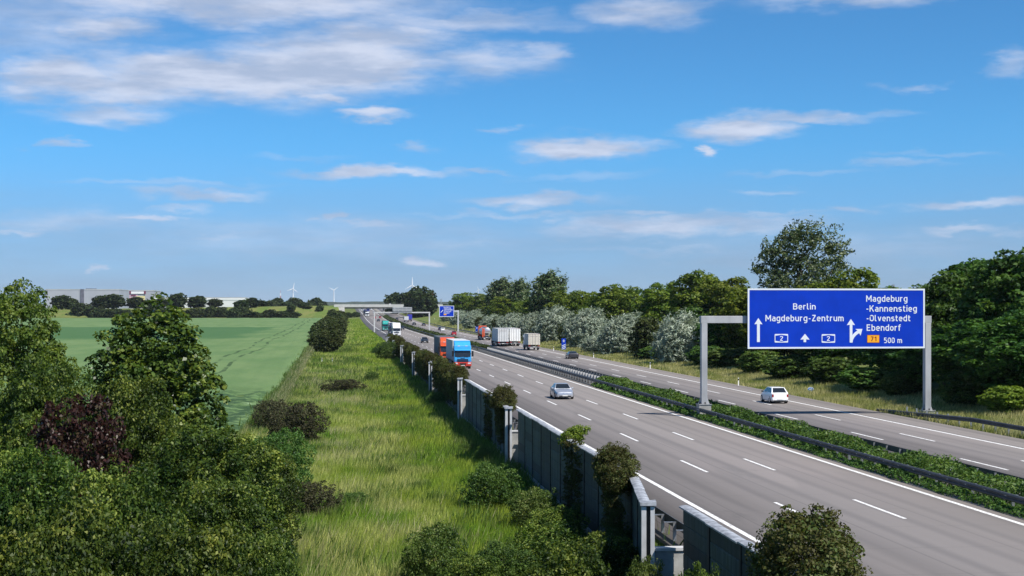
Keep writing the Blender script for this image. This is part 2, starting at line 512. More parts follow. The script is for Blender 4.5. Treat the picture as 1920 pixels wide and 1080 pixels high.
WHITE = mat('white_paint', (.80, .80, .79), .35, 0, .03, 2, coat=.3)


# ------------------------------------------------------------------ terrain
def zr(Y):
    Y = np.asarray(Y, dtype=float)
    a = np.where(Y < 560, 0, 3.9 * ((np.clip(Y, 560, 1050) - 560) / 490) ** 2)
    return a + np.clip(Y - 1050, 0, 420) * .0159


def zl(Y):
    return np.interp(Y, [0, 180, 260, 340, 600, 1000, 1500, 3000, 6000, 12000], [-2.25, -2.1, -1.5, -.95, -.35, 2.4, 8.5, 13, 23, 28])


def gz(X, Y):
    X = np.asarray(X, dtype=float); Y = np.asarray(Y, dtype=float)
    l, r = zl(Y), zr(Y)
    near = np.clip((X - 11.62) / .10, 0, 1)                       # retained by the noise barrier
    far = np.clip((X - 3.0) / 8.5, 0, 1)                        # beyond the barrier: an open bank
    t = np.clip((Y - 345) / 30, 0, 1)
    k = near * (1 - t) + far * t
    z = l + (r - .12 - l) * k
    rise = np.clip((X - 49.0) / 9, 0, 1)
    z = z + rise * .9
    kk = np.clip((X - 110) / 120, 0, 1)
    z = z * (1 - kk) + (l + 1.0) * kk
    # crossing road bank left and right of the bridge
    bank = np.clip(1 - np.abs(Y - 1075) / 42, 0, 1)
    top = 11.2 - np.clip(-X - 10, 0, 400) * .016
    side = np.clip((2.0 - X) / 5, 0, 1) + np.clip((X - 62) / 8, 0, 1)
    z = np.where(bank * side > 0, np.maximum(z, z + (top - z) * np.clip(bank * 2.2, 0, 1) * np.clip(side, 0, 1)), z)
    return z


def gzf(x, y): return float(gz(x, y))


def grid_sheet(name, xs, ys, zf, m, smooth=True):
    xs, ys = np.asarray(xs, float), np.asarray(ys, float)
    XX, YY = np.meshgrid(xs, ys)
    ZZ = zf(XX, YY)
    v = np.stack([XX, YY, ZZ], -1).reshape(-1, 3)
    nx, ny = len(xs), len(ys)
    i = np.arange((nx - 1) * (ny - 1)); r, c = i // (nx - 1), i % (nx - 1)
    a = r * nx + c
    return np_mesh(name, v, np.stack([a, a + 1, a + nx + 1, a + nx], -1), m, smooth)


rs = np.random.RandomState(7)
xs = np.unique(np.concatenate([[-9000, -5000, -2500, -1400, -900, -600], np.arange(-440, -60, 20), np.arange(-60, -12, 4), np.arange(-12, 10.6, .75),
                               [10.9, 11.2, 11.45, 11.62, 11.72, 14, 20, 30, 40, 44, 45.5, 47, 49, 51, 53.5, 56, 58, 60, 62, 64, 67, 70, 75, 80, 95, 110, 140, 170, 200, 230, 300, 450, 700, 1200, 2500, 5000, 9000]]))
ys = np.unique(np.concatenate([[-300, -100], np.arange(-60, 30, 10), np.arange(30, 200, 1.5), np.arange(200, 420, 5), np.arange(420, 1030, 15), np.arange(1030, 1125, 4), np.arange(1125, 1500, 40), [1700, 2000, 2500, 3000, 4000, 5000, 6500, 9000, 13000]]))


def ground_z(X, Y):
    b = np.sin(X * .9 + Y * .23) * np.sin(Y * .31 - X * .4) * .07 + np.sin(X * .35) * np.sin(Y * .11) * .12
    free = np.clip((11.0 - X) / 2, 0, 1) + np.clip((X - 46.5) / 2, 0, 1)
    return gz(X, Y) + b * np.clip(free, 0, 1)


ground = tag(link('ground', grid_sheet('ground', xs, ys, ground_z, G_MEADOW)), kind='structure')

# motorway: two concrete carriageways and the paved median, a gentle climb beyond 560 m
ry = np.unique(np.concatenate([np.arange(-60, 560, 20), np.arange(560, 1480, 15)]))


def strip(x0, x1, dz, ya=-60, yb=1470, step=None):
    yy = ry[(ry >= ya) & (ry <= yb)] if step is None else np.arange(ya, yb + .01, step)
    return (np.linspace(x0, x1, 2), yy, lambda X, Y: zr(Y) + dz)


def road(name, x0, x1, dz=0.0, m=ASPHALT):
    # a slab with real thickness at its edges
    yy = ry; z = zr(yy)
    prof = [(x0, -.35), (x0, dz), (x1, dz), (x1, -.35)]
    v = np.array([[(px, y, zz + pz) for px, pz in prof] for y, zz in zip(yy, z)]).reshape(-1, 3)
    f = []
    for k in range(len(yy) - 1):
        for i in range(3):
            a = k * 4 + i; f.append((a, a + 4, a + 5, a + 1))
    return tag(link(name, np_mesh(name, v, f, m)), kind='structure')


road_l = road('road', 11.75, 27.35)
road_r = road('road', 31.6, 44.35)
MEDP = ground_mat('paved_median', (.20, .185, .165), (.26, .245, .22), (.15, .135, .11), .3, 2.0)
median = road('median_strip', 27.352, 31.598, .012, MEDP)


def line_sheet(name, x, w, ya, yb, parent, dz=.004):
    o = link(name, grid_sheet(name, [x - w / 2, x + w / 2], ry[(ry >= ya) & (ry <= yb)], lambda X, Y: zr(Y) + dz, PAINT, False), parent)
    return o


for x, w, p in ((15.16, .24, road_l), (26.77, .24, road_l), (32.0, .2, road_r), (41.3, .24, road_r)):
    line_sheet('edge_line', x, w, -60, 1460, p)
dash_me = np_mesh('lane_dash', [(-.085, 0, 0), (.085, 0, 0), (.085, 6, 0), (-.085, 6, 0)], [(0, 1, 2, 3)], PAINT)


def dash_row(x, y_first, parent):
    far_v, far_f = [], []
    y = y_first
    while y < 1000:
        if y < 330:
            o = link('lane_dash', dash_me, parent); o.location = (x, y, .004)
        else:
            b = len(far_v)
            for dx, dy in ((-.085, 0), (.085, 0), (.085, 6), (-.085, 6)):
                far_v.append((x + dx, y + dy, float(zr(y + dy)) + .004))
            far_f.append((b, b + 1, b + 2, b + 3))
        y += 18
    o = link('lane_dash', np_mesh('lane_dash_far', far_v, far_f, PAINT), parent); o['kind'] = 'stuff'


def dash_phase(px, py):
    return P(px, py)[1] % 18


# near end of one dash on each dividing line, read off the photo
dash_row(18.97, dash_phase(1540.5, 978.7), road_l)
dash_row(22.75, dash_phase(1698.7, 972.5), road_l)
dash_row(35.06, dash_phase(1656, 824.7), road_r)
dash_row(38.0, dash_phase(1755, 827.5), road_r)

# wheat field left of the meadow: stands 0.6 m above the ground
fx = np.concatenate([np.arange(-1100, -440, 60), np.arange(-440, -60, 14), np.arange(-60, -20, 2.5), np.arange(-20, -7.4, .9)])
fy = np.unique(np.concatenate([np.arange(128, 260, 1.5), np.arange(260, 500, 6), np.arange(500, 986, 14)]))


def field_z(X, Y):
    h = .62 + .10 * np.sin(X * .7 + Y * .12) * np.sin(Y * .21) + .05 * np.sin(X * 2.3 + Y * .9)
    lodge = np.clip((192 - Y) / 12, 0, 1) * (.35 + .3 * np.sin(X * 1.1 + Y * .4) * np.sin(Y * .55 - X * .3))
    edge = np.clip((-7.5 - .45 * np.sin(Y * .19) * np.sin(Y * .047) - X) / 1.2, 0, 1) * np.clip((Y - 128) / 3, 0, 1)
    return gz(X, Y) + (h - lodge) * edge - .25 * (1 - edge)


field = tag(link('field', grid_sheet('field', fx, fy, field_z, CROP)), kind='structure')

# low wooded ridge along the horizon
HILLM = mat('distant_forest', (.030, .045, .028), .95, 0, .35, .02, obj=False)


def hill_sheet():
    hx = np.linspace(-3200, 3800, 350); v = []
    top = 29 + 3.2 * np.sin(hx * .0021 + 1) + 1.6 * np.sin(hx * .0073) + rs.rand(len(hx)) * 2.2
    rows = [(4700, lambda i: 14), (4760, lambda i: top[i] * .93), (4850, lambda i: top[i]), (5300, lambda i: top[i] * .96), (5600, lambda i: 12)]
    for y, fn in rows: v += [(hx[i], y + 60 * math.sin(hx[i] * .004), fn(i)) for i in range(len(hx))]
    n = len(hx); f = [(k * n + i, k * n + i + 1, (k + 1) * n + i + 1, (k + 1) * n + i) for k in range(len(rows) - 1) for i in range(n - 1)]
    return np_mesh('hills', v, f, HILLM)


hills = tag(link('hills', hill_sheet()), kind='structure')

# ------------------------------------------------------------------ foliage builders
def unit(v): return v / np.maximum(np.linalg.norm(v, axis=-1, keepdims=True), 1e-9)


def leaves(c, nrm, l, w, r, fold=.18, axis=None, spread=1.0):
    """one small folded leaf per centre: returns verts, faces"""
    n = len(c)
    t = unit(r.normal(size=(n, 3))) if axis is None else unit(axis + r.normal(size=(n, 3)) * .45 * spread)
    t = unit(t - nrm * np.sum(t * nrm, -1, keepdims=True))
    b = np.cross(nrm, t)
    s = r.uniform(.65, 1.3, (n, 1))
    L, Wd = l * s, w * s
    v = np.stack([c - t * L / 2, c + b * Wd / 2 + nrm * Wd * fold, c + t * L / 2 - nrm * L * .12, c - b * Wd / 2 + nrm * Wd * fold], 1).reshape(-1, 3)
    f = np.arange(4 * n, dtype=np.int32).reshape(-1, 4)
    return v, f


def crown(name, seed, lobes, n, leaf, m, clump=.45, per=14, up=.45, rnd=.8, wind=(.12, 0, 0), inner=.25, streak=None, tall=1.0):
    """lobes: (x,y,z, rx,ry,rz). Leaf clumps sit at twig ends near the lobe skins, some deeper inside."""
    r = np.random.RandomState(seed)
    lo = np.array(lobes, float)
    vol = (lo[:, 3] * lo[:, 4] * lo[:, 5]) ** (2 / 3)
    nc = max(1, n // per)
    k = r.choice(len(lo), nc * 3, p=vol / vol.sum())
    d = unit(r.normal(size=(len(k), 3)))
    rad = np.where(r.rand(len(k)) < inner, r.uniform(.3, .75, len(k)), r.uniform(.78, 1.08, len(k)))
    # knobbly outline: each lobe carries its own bumps
    ph = np.sin(d[:, 0] * 5 + k * 1.7) * np.sin(d[:, 1] * 6 + k) * np.sin(d[:, 2] * 5 + k * .6)
    rad *= 1 + .22 * ph
    c = lo[k, :3] + d * lo[k, 3:] * rad[:, None]
    # drop skin clumps that are buried in another lobe
    q = (c[:, None, :] - lo[None, :, :3]) / lo[None, :, 3:]
    q = np.linalg.norm(q, axis=-1); q[np.arange(len(k)), k] = 9
    keep = (q.min(1) > .72) | (r.rand(len(k)) < .22)
    keep &= c[:, 2] > .12
    c, d, k = c[keep][:nc], d[keep][:nc], k[keep][:nc]
    out = unit(d / lo[k, 3:] * lo[k, 3:].mean(1, keepdims=True))
    m_ = len(c)
    size = clump * r.uniform(.55, 1.45, (m_, 1, 1))
    # every clump is a little dome of leaves turned to the light, with dark gaps left between the domes
    d2 = unit(r.normal(size=(m_, per, 3)) + out[:, None, :] * .7 + np.array([0, 0, .35]))
    off = d2 * size * r.uniform(.55, 1.05, (m_, per, 1)) * np.array([1, 1, .75])
    face = d2.reshape(-1, 3)
    ax = None
    if streak is not None:
        dirs = unit(out + np.array(streak)[None, :] + r.normal(size=(m_, 3)) * .3)
        t = r.uniform(-1, 1, (m_, per, 1))
        off = dirs[:, None, :] * t * size * 1.5 + r.normal(size=(m_, per, 3)) * size * .16 - np.array([0, 0, 1.0]) * (t + 1) ** 2 * size * .10
        ax = np.repeat(dirs, per, 0); face = np.repeat(out, per, 0)
    cc = (c[:, None, :] + off).reshape(-1, 3)
    hgt = np.clip(cc[:, 2:3] / lo[:, 2].max(), 0, 1.5)
    cc = cc + np.array(wind)[None, :] * hgt ** 2 * 3
    nn = unit(face * .8 + np.array([0, 0, up]) + r.normal(size=(len(cc), 3)) * rnd)
    cc[:, 2] = np.maximum(cc[:, 2], .03)
    v, f = leaves(cc, nn, leaf[0], leaf[1], r, axis=ax)
    return np_mesh(name, v, f, m)


def trunk_mesh(name, seed, h, r0, lobes, m=BARK, limbs=6, stems=1):
    r = random.Random(seed); mb = MB()
    for s in range(stems):
        bx, by = (0, 0) if stems == 1 else (r.uniform(-.4, .4), r.uniform(-.4, .4))
        pts = [Vector((bx, by, -.3))]
        nseg = 5
        for i in range(1, nseg + 1):
            pts.append(Vector((bx * 1.3 + r.uniform(-.1, .1) * h * .1 * i / 2, by * 1.3 + r.uniform(-.1, .1) * h * .1 * i / 2, h * i / nseg)))
        for i in range(nseg):
            a, b = r0 * (1 - .75 * i / nseg), r0 * (1 - .75 * (i + 1) / nseg)
            mb.tube(pts[i], pts[i + 1], a, b, 7, cap=False)
        for l in r.sample(list(lobes), min(limbs, len(lobes))):
            k = r.randint(1, nseg - 1)
            p0 = pts[k].lerp(pts[k + 1], r.random()); p2 = Vector(l[:3]) + Vector((0, 0, l[5] * .3)); p1 = p0.lerp(p2, .5) + Vector((0, 0, -.25))
            rr = r0 * .45 * (1 - .1 * k)
            mb.tube(p0, p1, rr, rr * .6, 5, cap=False); mb.tube(p1, p2, rr * .6, rr * .12, 5, cap=False)
    return mb.mesh(name, m, 50)


def lobes_round(seed, W, H, z0, n, flat=1.0, cone=0.0):
    """n overlapping lobes filling a crown W wide from z0 to H; cone>0 makes it broadest near the bottom"""
    r = random.Random(seed); out = []
    for i in range(n):
        t = (i + .5) / n
        z = z0 + (H - z0) * (.12 + .76 * t)
        prof = math.sqrt(max(.05, 1 - (2 * (.12 + .76 * t) - 1) ** 2)) * (1 - cone) + (1.05 - t) * cone
        a = i * 2.4 + r.uniform(-.4, .4)
        R = W / 2 * prof
        rl = max(W * .15, R * r.uniform(.48, .66))
        d = max(0, R - rl) * r.uniform(.85, 1.1)
        rz = min((H - z0) * .26, rl * r.uniform(.75, 1.0)) * flat
        z = min(z, H - rz)
        out.append((math.cos(a) * d, math.sin(a) * d, z, rl, rl, rz))
    out.append((0, 0, z0 + (H - z0) * .45, W * .27, W * .27, (H - z0) * .38))
    out.append((r.uniform(-.1, .1) * W, r.uniform(-.1, .1) * W, H - (H - z0) * .17, W * .17, W * .17, (H - z0) * .17))
    return out


LEAF_A = leaf_mat('broad_leaves', [(.030, .060, .010), (.072, .122, .014), (.150, .205, .024), (.27, .30, .055)], .36, big=.35)
LEAF_G = leaf_mat('deep_green_leaves', [(.014, .036, .008), (.034, .080, .014), (.072, .145, .025), (.16, .24, .045)], .34, big=.4)
LEAF_A2 = leaf_mat('olive_tree_leaves', [(.020, .040, .008), (.050, .086, .012), (.110, .155, .022), (.22, .25, .05)], .34, big=.5)
LEAF_B = leaf_mat('dark_maple_leaves', [(.016, .040, .010), (.036, .082, .014), (.090, .160, .024), (.28, .36, .065)], .30, .35, .6, big=.5)
LEAF_C = leaf_mat('thorn_bush_leaves', [(.010, .025, .006), (.028, .058, .010), (.090, .138, .020), (.32, .36, .075)], .34, big=.6)
LEAF_Y = leaf_mat('fresh_yellow_green_leaves', [(.084, .132, .019), (.156, .216, .030), (.240, .288, .048)], .42)
LEAF_S = leaf_mat('silver_leaves', [(.150, .195, .140), (.255, .315, .235), (.375, .435, .340), (.47, .51, .43)], .25, .5, .4, .01, (1.05, 1.05, .85))
LEAF_P = leaf_mat('poplar_leaves', [(.024, .052, .018), (.055, .095, .030), (.12, .16, .065), (.30, .34, .21)], .28, .4, .5)
LEAF_R = leaf_mat('purple_leaves', [(.012, .006, .006), (.026, .011, .010), (.048, .019, .017), (.05, .04, .018)], .25, .4, .5, .01, (1.3, .7, .6))
LEAF_I = leaf_mat('creeper_leaves', [(.020, .026, .009), (.050, .045, .016), (.085, .080, .026), (.075, .11, .028), (.22, .20, .10)], .28, .6, .3, big=.9)
LEAF_BR = leaf_mat('dry_bramble_leaves', [(.026, .029, .016), (.049, .047, .026), (.078, .070, .039), (.065, .085, .033)], .22, .6, .3)
LEAF_F = leaf_mat('far_tree_leaves', [(.019, .036, .014), (.036, .058, .019), (.066, .086, .029)], .25, .6, .3)
LEAF_D = leaf_mat('dark_olive_leaves', [(.018, .032, .010), (.038, .056, .016), (.072, .092, .028), (.12, .13, .04)], .3, big=.4)
LEAF_H = leaf_mat('median_hedge_leaves', [(.032, .064, .016), (.072, .131, .026), (.136, .200, .048), (.240, .248, .080)], .35, big=.6)
LEAF_BUSH = leaf_mat('verge_bush_leaves', [(.022, .051, .014), (.051, .106, .022), (.104, .176, .038), (.176, .240, .064)], .34, big=.5)


class Kind:
    """a plant kind: crown and trunk meshes made once, used by many individual plants"""
    def __init__(s, crown_me, trunk_me): s.c, s.t = crown_me, trunk_me

    def put(s, name, loc, label, cat, group=None, rz=0.0, sc=1.0, cm=None, trunk='trunk'):
        o = empty(name, loc, rz, label, cat, group)
        o.scale = (sc, sc, sc) if not isinstance(sc, tuple) else sc
        c = link('crown', s.c, o)
        if cm is not None:
            c.material_slots[0].link = 'OBJECT'; c.material_slots[0].material = cm
        if s.t: link(trunk, s.t, o)
        return o


def broad(seed, W, H, z0, n, leaf, m, nl=9, cone=0.0, clump=.5, per=14, r0=.22, **k):
    lo = lobes_round(seed, W, H, z0, nl, cone=cone)
    return Kind(crown('crown', seed, lo, n, leaf, m, clump=clump, per=per, **k), trunk_mesh('trunk', seed, H * .75, r0, lo))


K_BROAD = [broad(11 + i, 9.5, 13, 1.6, 19000, (.42, .29), LEAF_A, nl=14, clump=.78, per=48, rnd=.55) for i in range(3)]
K_NEAR = broad(31, 7.6, 11.4, .6, 34000, (.22, .165), LEAF_B, nl=18, cone=.38, clump=.46, per=50, r0=.25, rnd=.55)
K_NEAR2 = broad(33, 9.0, 12.4, 1.5, 36000, (.21, .14), LEAF_A2, nl=16, cone=.15, clump=.58, per=80, r0=.3, rnd=.55)
K_BUSH = [broad(41 + i, 6.4, 6.6, .2, 62000, (.125, .072), LEAF_C, nl=16, cone=.25, clump=.44, per=90, r0=.09, wind=(.06, 0, 0), rnd=.55, inner=.2) for i in range(3)]
K_PURPLE = broad(51, 4.6, 7.2, 2.6, 13000, (.17, .10), LEAF_R, nl=10, clump=.30, per=24, r0=.10)
K_SHRUB = [broad(61 + i, 3.2, 2.5, .05, 14000, (.10, .06), LEAF_BUSH, nl=10, clump=.26, per=44, r0=.04, wind=(.05, 0, 0)) for i in range(2)]
K_LOW = broad(65, 3.4, 1.9, .02, 11000, (.10, .055), LEAF_BR, nl=11, clump=.18, per=20, r0=.03, wind=(.03, 0, 0))
K_SILVER = []
for i in range(3):
    lo_s = lobes_round(71 + i, 8.4, 7.8, .3, 15, cone=.2)
    K_SILVER.append(Kind(crown('crown', 71 + i, lo_s, 19000, (.66, .15), LEAF_S, clump=1.05, per=30, up=.3, rnd=.6, streak=(.6, -.1, .5), wind=(.2, 0, 0)), trunk_mesh('trunk', 71 + i, 5, .16, lo_s, stems=3)))
lo_p = []
for px, py, rp in ((1418, 503, 20), (1440, 472, 24), (1470, 450, 25), (1500, 443, 24), (1530, 447, 24), (1560, 466, 22), (1586, 494, 17), (1472, 492, 36), (1520, 492, 38), (1500, 535, 46), (1448, 535, 32), (1556, 532, 34), (1480, 590, 44), (1530, 590, 40)):
    q = .078; lo_p.append(((px - 1500) * q, ((px * 7) % 5 - 2) * .9, 20.4 - (py - 428) * q, rp * q, rp * q * 1.3, rp * q * .9))
K_POPLAR = Kind(crown('crown', 81, lo_p, 17000, (.46, .24), LEAF_P, clump=1.25, per=34, up=.25, rnd=.7, streak=(.9, 0, .45), wind=(.12, 0, 0), inner=.2), trunk_mesh('trunk', 81, 16, .42, lo_p, limbs=14))
lo_p2 = lobes_round(83, 9.5, 20, 3.5, 16)
K_POPLAR2 = Kind(crown('crown', 83, lo_p2, 11000, (.75, .40), LEAF_P, clump=1.2, per=22, up=.25, rnd=.7, streak=(.5, 0, .5), wind=(.25, 0, 0)), trunk_mesh('trunk', 83, 17, .4, lo_p2, limbs=10))
K_FAR = [broad(91 + i, 9, 10.5, .4, 2600, (1.25, .9), LEAF_F, nl=9, clump=1.0, per=9, r0=.3) for i in range(3)]
K_FARBUSH = [broad(95 + i, 11, 6.5, .1, 2200, (1.1, .8), LEAF_F, nl=9, clump=.9, per=9, r0=.15) for i in range(2)]
K_ROWBUSH = [broad(98 + i, 7.0, 6.2, .1, 8000, (.50, .33), LEAF_BUSH, nl=12, clump=.5, per=18, r0=.12) for i in range(2)]


def mound(seed, L, Wd, H, hang, n, leaf, m):
    """creeper: a rounded cap of small leaves over the wall top with a curtain hanging down one face (-X)"""
    r = random.Random(seed)
    lo = []
    for i in range(7):
        t = (i + .5) / 7 * 2 - 1
        q = math.sqrt(max(.08, 1 - t * t))
        lo.append((r.uniform(-.12, .12), t * L * .38, H * .30 * q + .05, Wd * .5 * (.6 + .4 * q), L * .22, H * .62 * q + .15))
    mesh = crown('crown', seed, [(a, b, c + hang, d, e, f) for a, b, c, d, e, f in lo] + [(-.18, (r.random() - .5) * L * .6, hang * (.25 + .25 * j), .26, L * .2, hang * .3) for j in range(4)],
                 n, leaf, m, clump=.19, per=40, up=.3, rnd=.8, wind=(0, 0, 0), inner=.2)
    return mesh, hang


def long_creeper(seed, L=10.0, n=16000):
    r = random.Random(seed); lo = []
    for i in range(11):
        t = -L / 2 + L * (i + .5) / 11; h = .62 + .28 * math.sin(i * 1.9 + seed) + r.uniform(-.12, .12)
        lo.append((r.uniform(-.2, .15), t, 2.55 + h * .2, .62 + r.uniform(-.1, .15), L * .07, h))
        lo.append((-.30, t + r.uniform(-.3, .3), 1.7 + r.uniform(-.2, .2), .34, L * .065, 1.0)); lo.append((-.28, t + r.uniform(-.3, .3), .55 + r.uniform(-.2, .3), .30, L * .06, .8))
    return crown('crown', seed, lo, n, (.15, .10), LEAF_I, clump=.22, per=20, up=.3, rnd=.8, wind=(0, 0, 0), inner=.1)


IVY_LONG = [long_creeper(131 + i) for i in range(2)]
IVY = [mound(101 + i, 3.4, 1.5, 1.25, 2.6, 30000, (.075, .05), LEAF_I) for i in range(2)]


def grass_mesh(name, seed, regions, m, lean=(.18, .05)):
    """regions: (n, sampler(r, n)->x,y, height, width)"""
    r = np.random.RandomState(seed); V = []
    for n, fn, h, w in regions:
        x, y = fn(r, n)
        z = ground_z(x, y)
        c = np.stack([x, y, z - .03], -1); n = len(c)
        a = r.uniform(0, math.pi, n); side = np.stack([np.cos(a), np.sin(a), np.zeros(n)], -1)
        hh = h * r.uniform(.45, 1.35, n) * (.75 + .5 * (np.sin(x * .55 + y * .13) * np.sin(y * .21 - x * .2) * .5 + .5))
        tip = np.stack([lean[0] * hh + r.normal(size=n) * .25 * hh, lean[1] * hh + r.normal(size=n) * .25 * hh, hh], -1)
        ww = (w * r.uniform(.6, 1.3, n))[:, None]
        V.append(np.stack([c - side * ww / 2, c + side * ww / 2, c + tip], 1).reshape(-1, 3))
    v = np.concatenate(V); f = np.arange(len(v), dtype=np.int32).reshape(-1, 3)
    return np_mesh(name, v, f, m)


def grass_mat(name, dark, mid, pale, scale=.16, straw=.5, gradient=.0):
    m, nt, b = new_mat(name)
    g = N(nt, 'NewGeometry'); p = g.outputs['Position']
    n1 = NOISE(nt, VSCALE(nt, p, (1, .55, 0)), scale, 5.0, .6)
    c = MIX(nt, SMOOTH(nt, n1, .38, .56), dark, mid)
    n2 = NOISE(nt, VSCALE(nt, p, (1, .5, 0), (40, 10, 0)), scale * 1.7, 5.0, .6)
    sx = N(nt, 'SeparateXYZ'); nt.links.new(p, sx.inputs[0])
    n2 = M_(nt, 'SUBTRACT', n2, M_(nt, 'MULTIPLY', SMOOTH(nt, sx.outputs[0], 1.0, 8.0), gradient))
    k = M_(nt, 'MULTIPLY', SMOOTH(nt, n2, .40, .58), M_(nt, 'MULTIPLY_ADD', g.outputs['Random Per Island'], .9, .25))
    c = MIX(nt, M_(nt, 'MULTIPLY', k, straw * 1.6, clamp=True), c, pale)
    rnd = M_(nt, 'MULTIPLY_ADD', g.outputs['Random Per Island'], .7, .65)
    hs = N(nt, 'HueSaturation'); nt.links.new(rnd, hs.inputs['Value']); nt.links.new(c, hs.inputs['Color'])
    c = hs.outputs[0]
    nt.links.new(c, b.inputs['Base Color']); b.inputs['Roughness'].default_value = .6; b.inputs['Specular IOR Level'].default_value = .25
    tr = N(nt, 'BsdfTranslucent'); nt.links.new(c, tr.inputs[0])
    ms = N(nt, 'MixShader'); ms.inputs[0].default_value = .55
    nt.links.new(b.outputs[0], ms.inputs[1]); nt.links.new(tr.outputs[0], ms.inputs[2]); nt.links.new(ms.outputs[0], nt.nodes['Material Output'].inputs[0])
    return m


GRASS_L = grass_mat('meadow_grass', (.15, .29, .022), (.32, .41, .05), (.56, .55, .20), .13, .55, .11)
GRASS_R = grass_mat('verge_grass', (.20, .25, .045), (.34, .34, .10), (.54, .49, .23), .22, .65)


def samp(x0, x1, y0, y1, p=1.0):
    """more blades towards the near end"""
    def fn(r, n):
        u = r.rand(n) ** p
        return x0 + (x1 - x0) * r.rand(n), y0 + (y1 - y0) * u
    return fn


tag(link('meadow_grass', grass_mesh('meadow_grass', 3, [
    (120000, samp(-8.5, 11.4, 44, 100, 1.25), .50, .045), (85000, samp(-8.5, 11.4, 95, 190, 1.2), .50, .075),
    (45000, samp(-8.0, 11.4, 185, 380, 1.3), .50, .15), (18000, samp(-7, 11.3, 345, 950, 1.5), .5, .35)], GRASS_L)),
    'long meadow grass between the noise barrier and the wheat field', 'grass', kind='stuff')
def patches(x0, x1, y0, y1, npatch, spread, seed):
    q = np.random.RandomState(seed); cx = q.uniform(x0, x1, npatch); cy = y0 + (y1 - y0) * q.rand(npatch) ** 1.5; sz = q.uniform(.4, 1.6, npatch) * spread
    def fn(r, n):
        i = r.randint(0, npatch, n)
        return np.clip(cx[i] + r.normal(size=n) * sz[i], x0 - .5, 11.3), cy[i] + r.normal(size=n) * sz[i] * 1.6
    return fn


GRASS_W = grass_mat('weed_leaves', (.075, .16, .018), (.13, .22, .035), (.20, .22, .07), .4, .4)
GRASS_S = grass_mat('straw_seed_heads', (.36, .34, .15), (.48, .45, .22), (.58, .52, .30), .3, .6)
tag(link('meadow_weeds', grass_mesh('meadow_weeds', 13, [
    (26000, patches(-8.2, 11.0, 46, 190, 150, .75, 1), .62, .11), (9000, patches(-8.2, 10.5, 180, 400, 70, 1.6, 2), .7, .25),
    (16000, lambda r, n: (-7.6 + r.normal(size=n) * .55, 132 + 600 * r.rand(n) ** 1.7), .85, .16), (14000, lambda r, n: (10.2 + r.normal(size=n) * .6, 46 + 150 * r.rand(n) ** 1.3), .8, .12)], GRASS_W)),
    'darker weeds in patches among the meadow grass', 'weeds', kind='stuff')
tag(link('straw_stalks', grass_mesh('straw_stalks', 14, [
    (17000, patches(-8.0, 4.5, 48, 240, 90, 1.6, 3), .75, .035), (6000, lambda r, n: (-7.3 + r.normal(size=n) * .5, 140 + 300 * r.rand(n) ** 1.5), 1.0, .07)], GRASS_S, lean=(.32, .08))),
    'tall pale straw stalks bent by the wind on the meadow', 'grass', kind='stuff')
tag(link('verge_grass', grass_mesh('verge_grass', 5, [
    (70000, samp(44.6, 56, 85, 190, 1.2), .42, .07), (30000, samp(44.6, 54, 185, 340, 1.2), .42, .13), (14000, samp(44.7, 60, 340, 800, 1.3), .5, .35)], GRASS_R)),
    'dry yellow green grass on the bank right of the motorway', 'grass', kind='stuff')


def hedge_mesh(name, seed, x0, x1, ya, yb, h, n, leaf, m, p=1.6, z0=0.0, patchy=.55):
    r = np.random.RandomState(seed)
    y = ya + (yb - ya) * r.rand(n) ** p
    t = r.rand(n) * math.pi
    w = (x1 - x0) / 2
    hh = h * (.72 + .34 * np.sin(y * .42) * np.sin(y * .13 + 1) + .16 * np.sin(y * 1.9) + .10 * np.sin(y * 4.3 + 1))
    keep = r.rand(n) > patchy * np.clip(np.sin(y * .83 + 2) * np.sin(y * .29) + .15, 0, 1)
    rad = np.where(r.rand(n) < .3, r.uniform(.3, .9, n), r.uniform(.85, 1.08, n))
    x = (x0 + x1) / 2 + np.cos(t) * w * rad * (1 + .15 * np.sin(y * 1.1))
    z = zr(y) + z0 + np.abs(np.sin(t)) ** .7 * hh * rad
    y, t, x, z = y[keep], t[keep], x[keep], z[keep]; n = len(y)
    c = np.stack([x, y, z], -1)
    nn = unit(np.stack([np.cos(t) * .6, np.zeros(n), np.sin(t) * .7 + .3], -1) + r.normal(size=(n, 3)) * .7)
    k = 1 + (y - ya) / 160
    v, f = leaves(c, nn, leaf[0], leaf[1], r)
    v = v.reshape(-1, 4, 3); mid = v.mean(1, keepdims=True); v = (mid + (v - mid) * k[:, None, None]).reshape(-1, 3)
    return np_mesh(name, v, f, m)

# ------------------------------------------------------------------ noise barrier
POSTS = [(1213, 49.0), (953, 96.4), (862, 137), (807, 178.5), (775, 221), (753, 261), (737.5, 304), (725.5, 340)]
PTS = [PD(px, zc) for px, zc in POSTS]
TOP, BASE = 1.9, -1.62


def plank_profile():
    # thin at the joints, proud in the middle: one plank 0.5 m tall, 3.78 m long, thickness across X
    h = .5; return [(-.055, 0), (-.075, .035), (-.075, h - .035), (-.055, h - .006), (.055, h - .006), (.075, h - .035), (.075, .035), (.055, 0)]


def plank_me(m):
    mb = MB(); mb.prism([(x, z) for x, z in plank_profile()], 'y', -1.89, 1.89)
    return mb.mesh('plank', m)


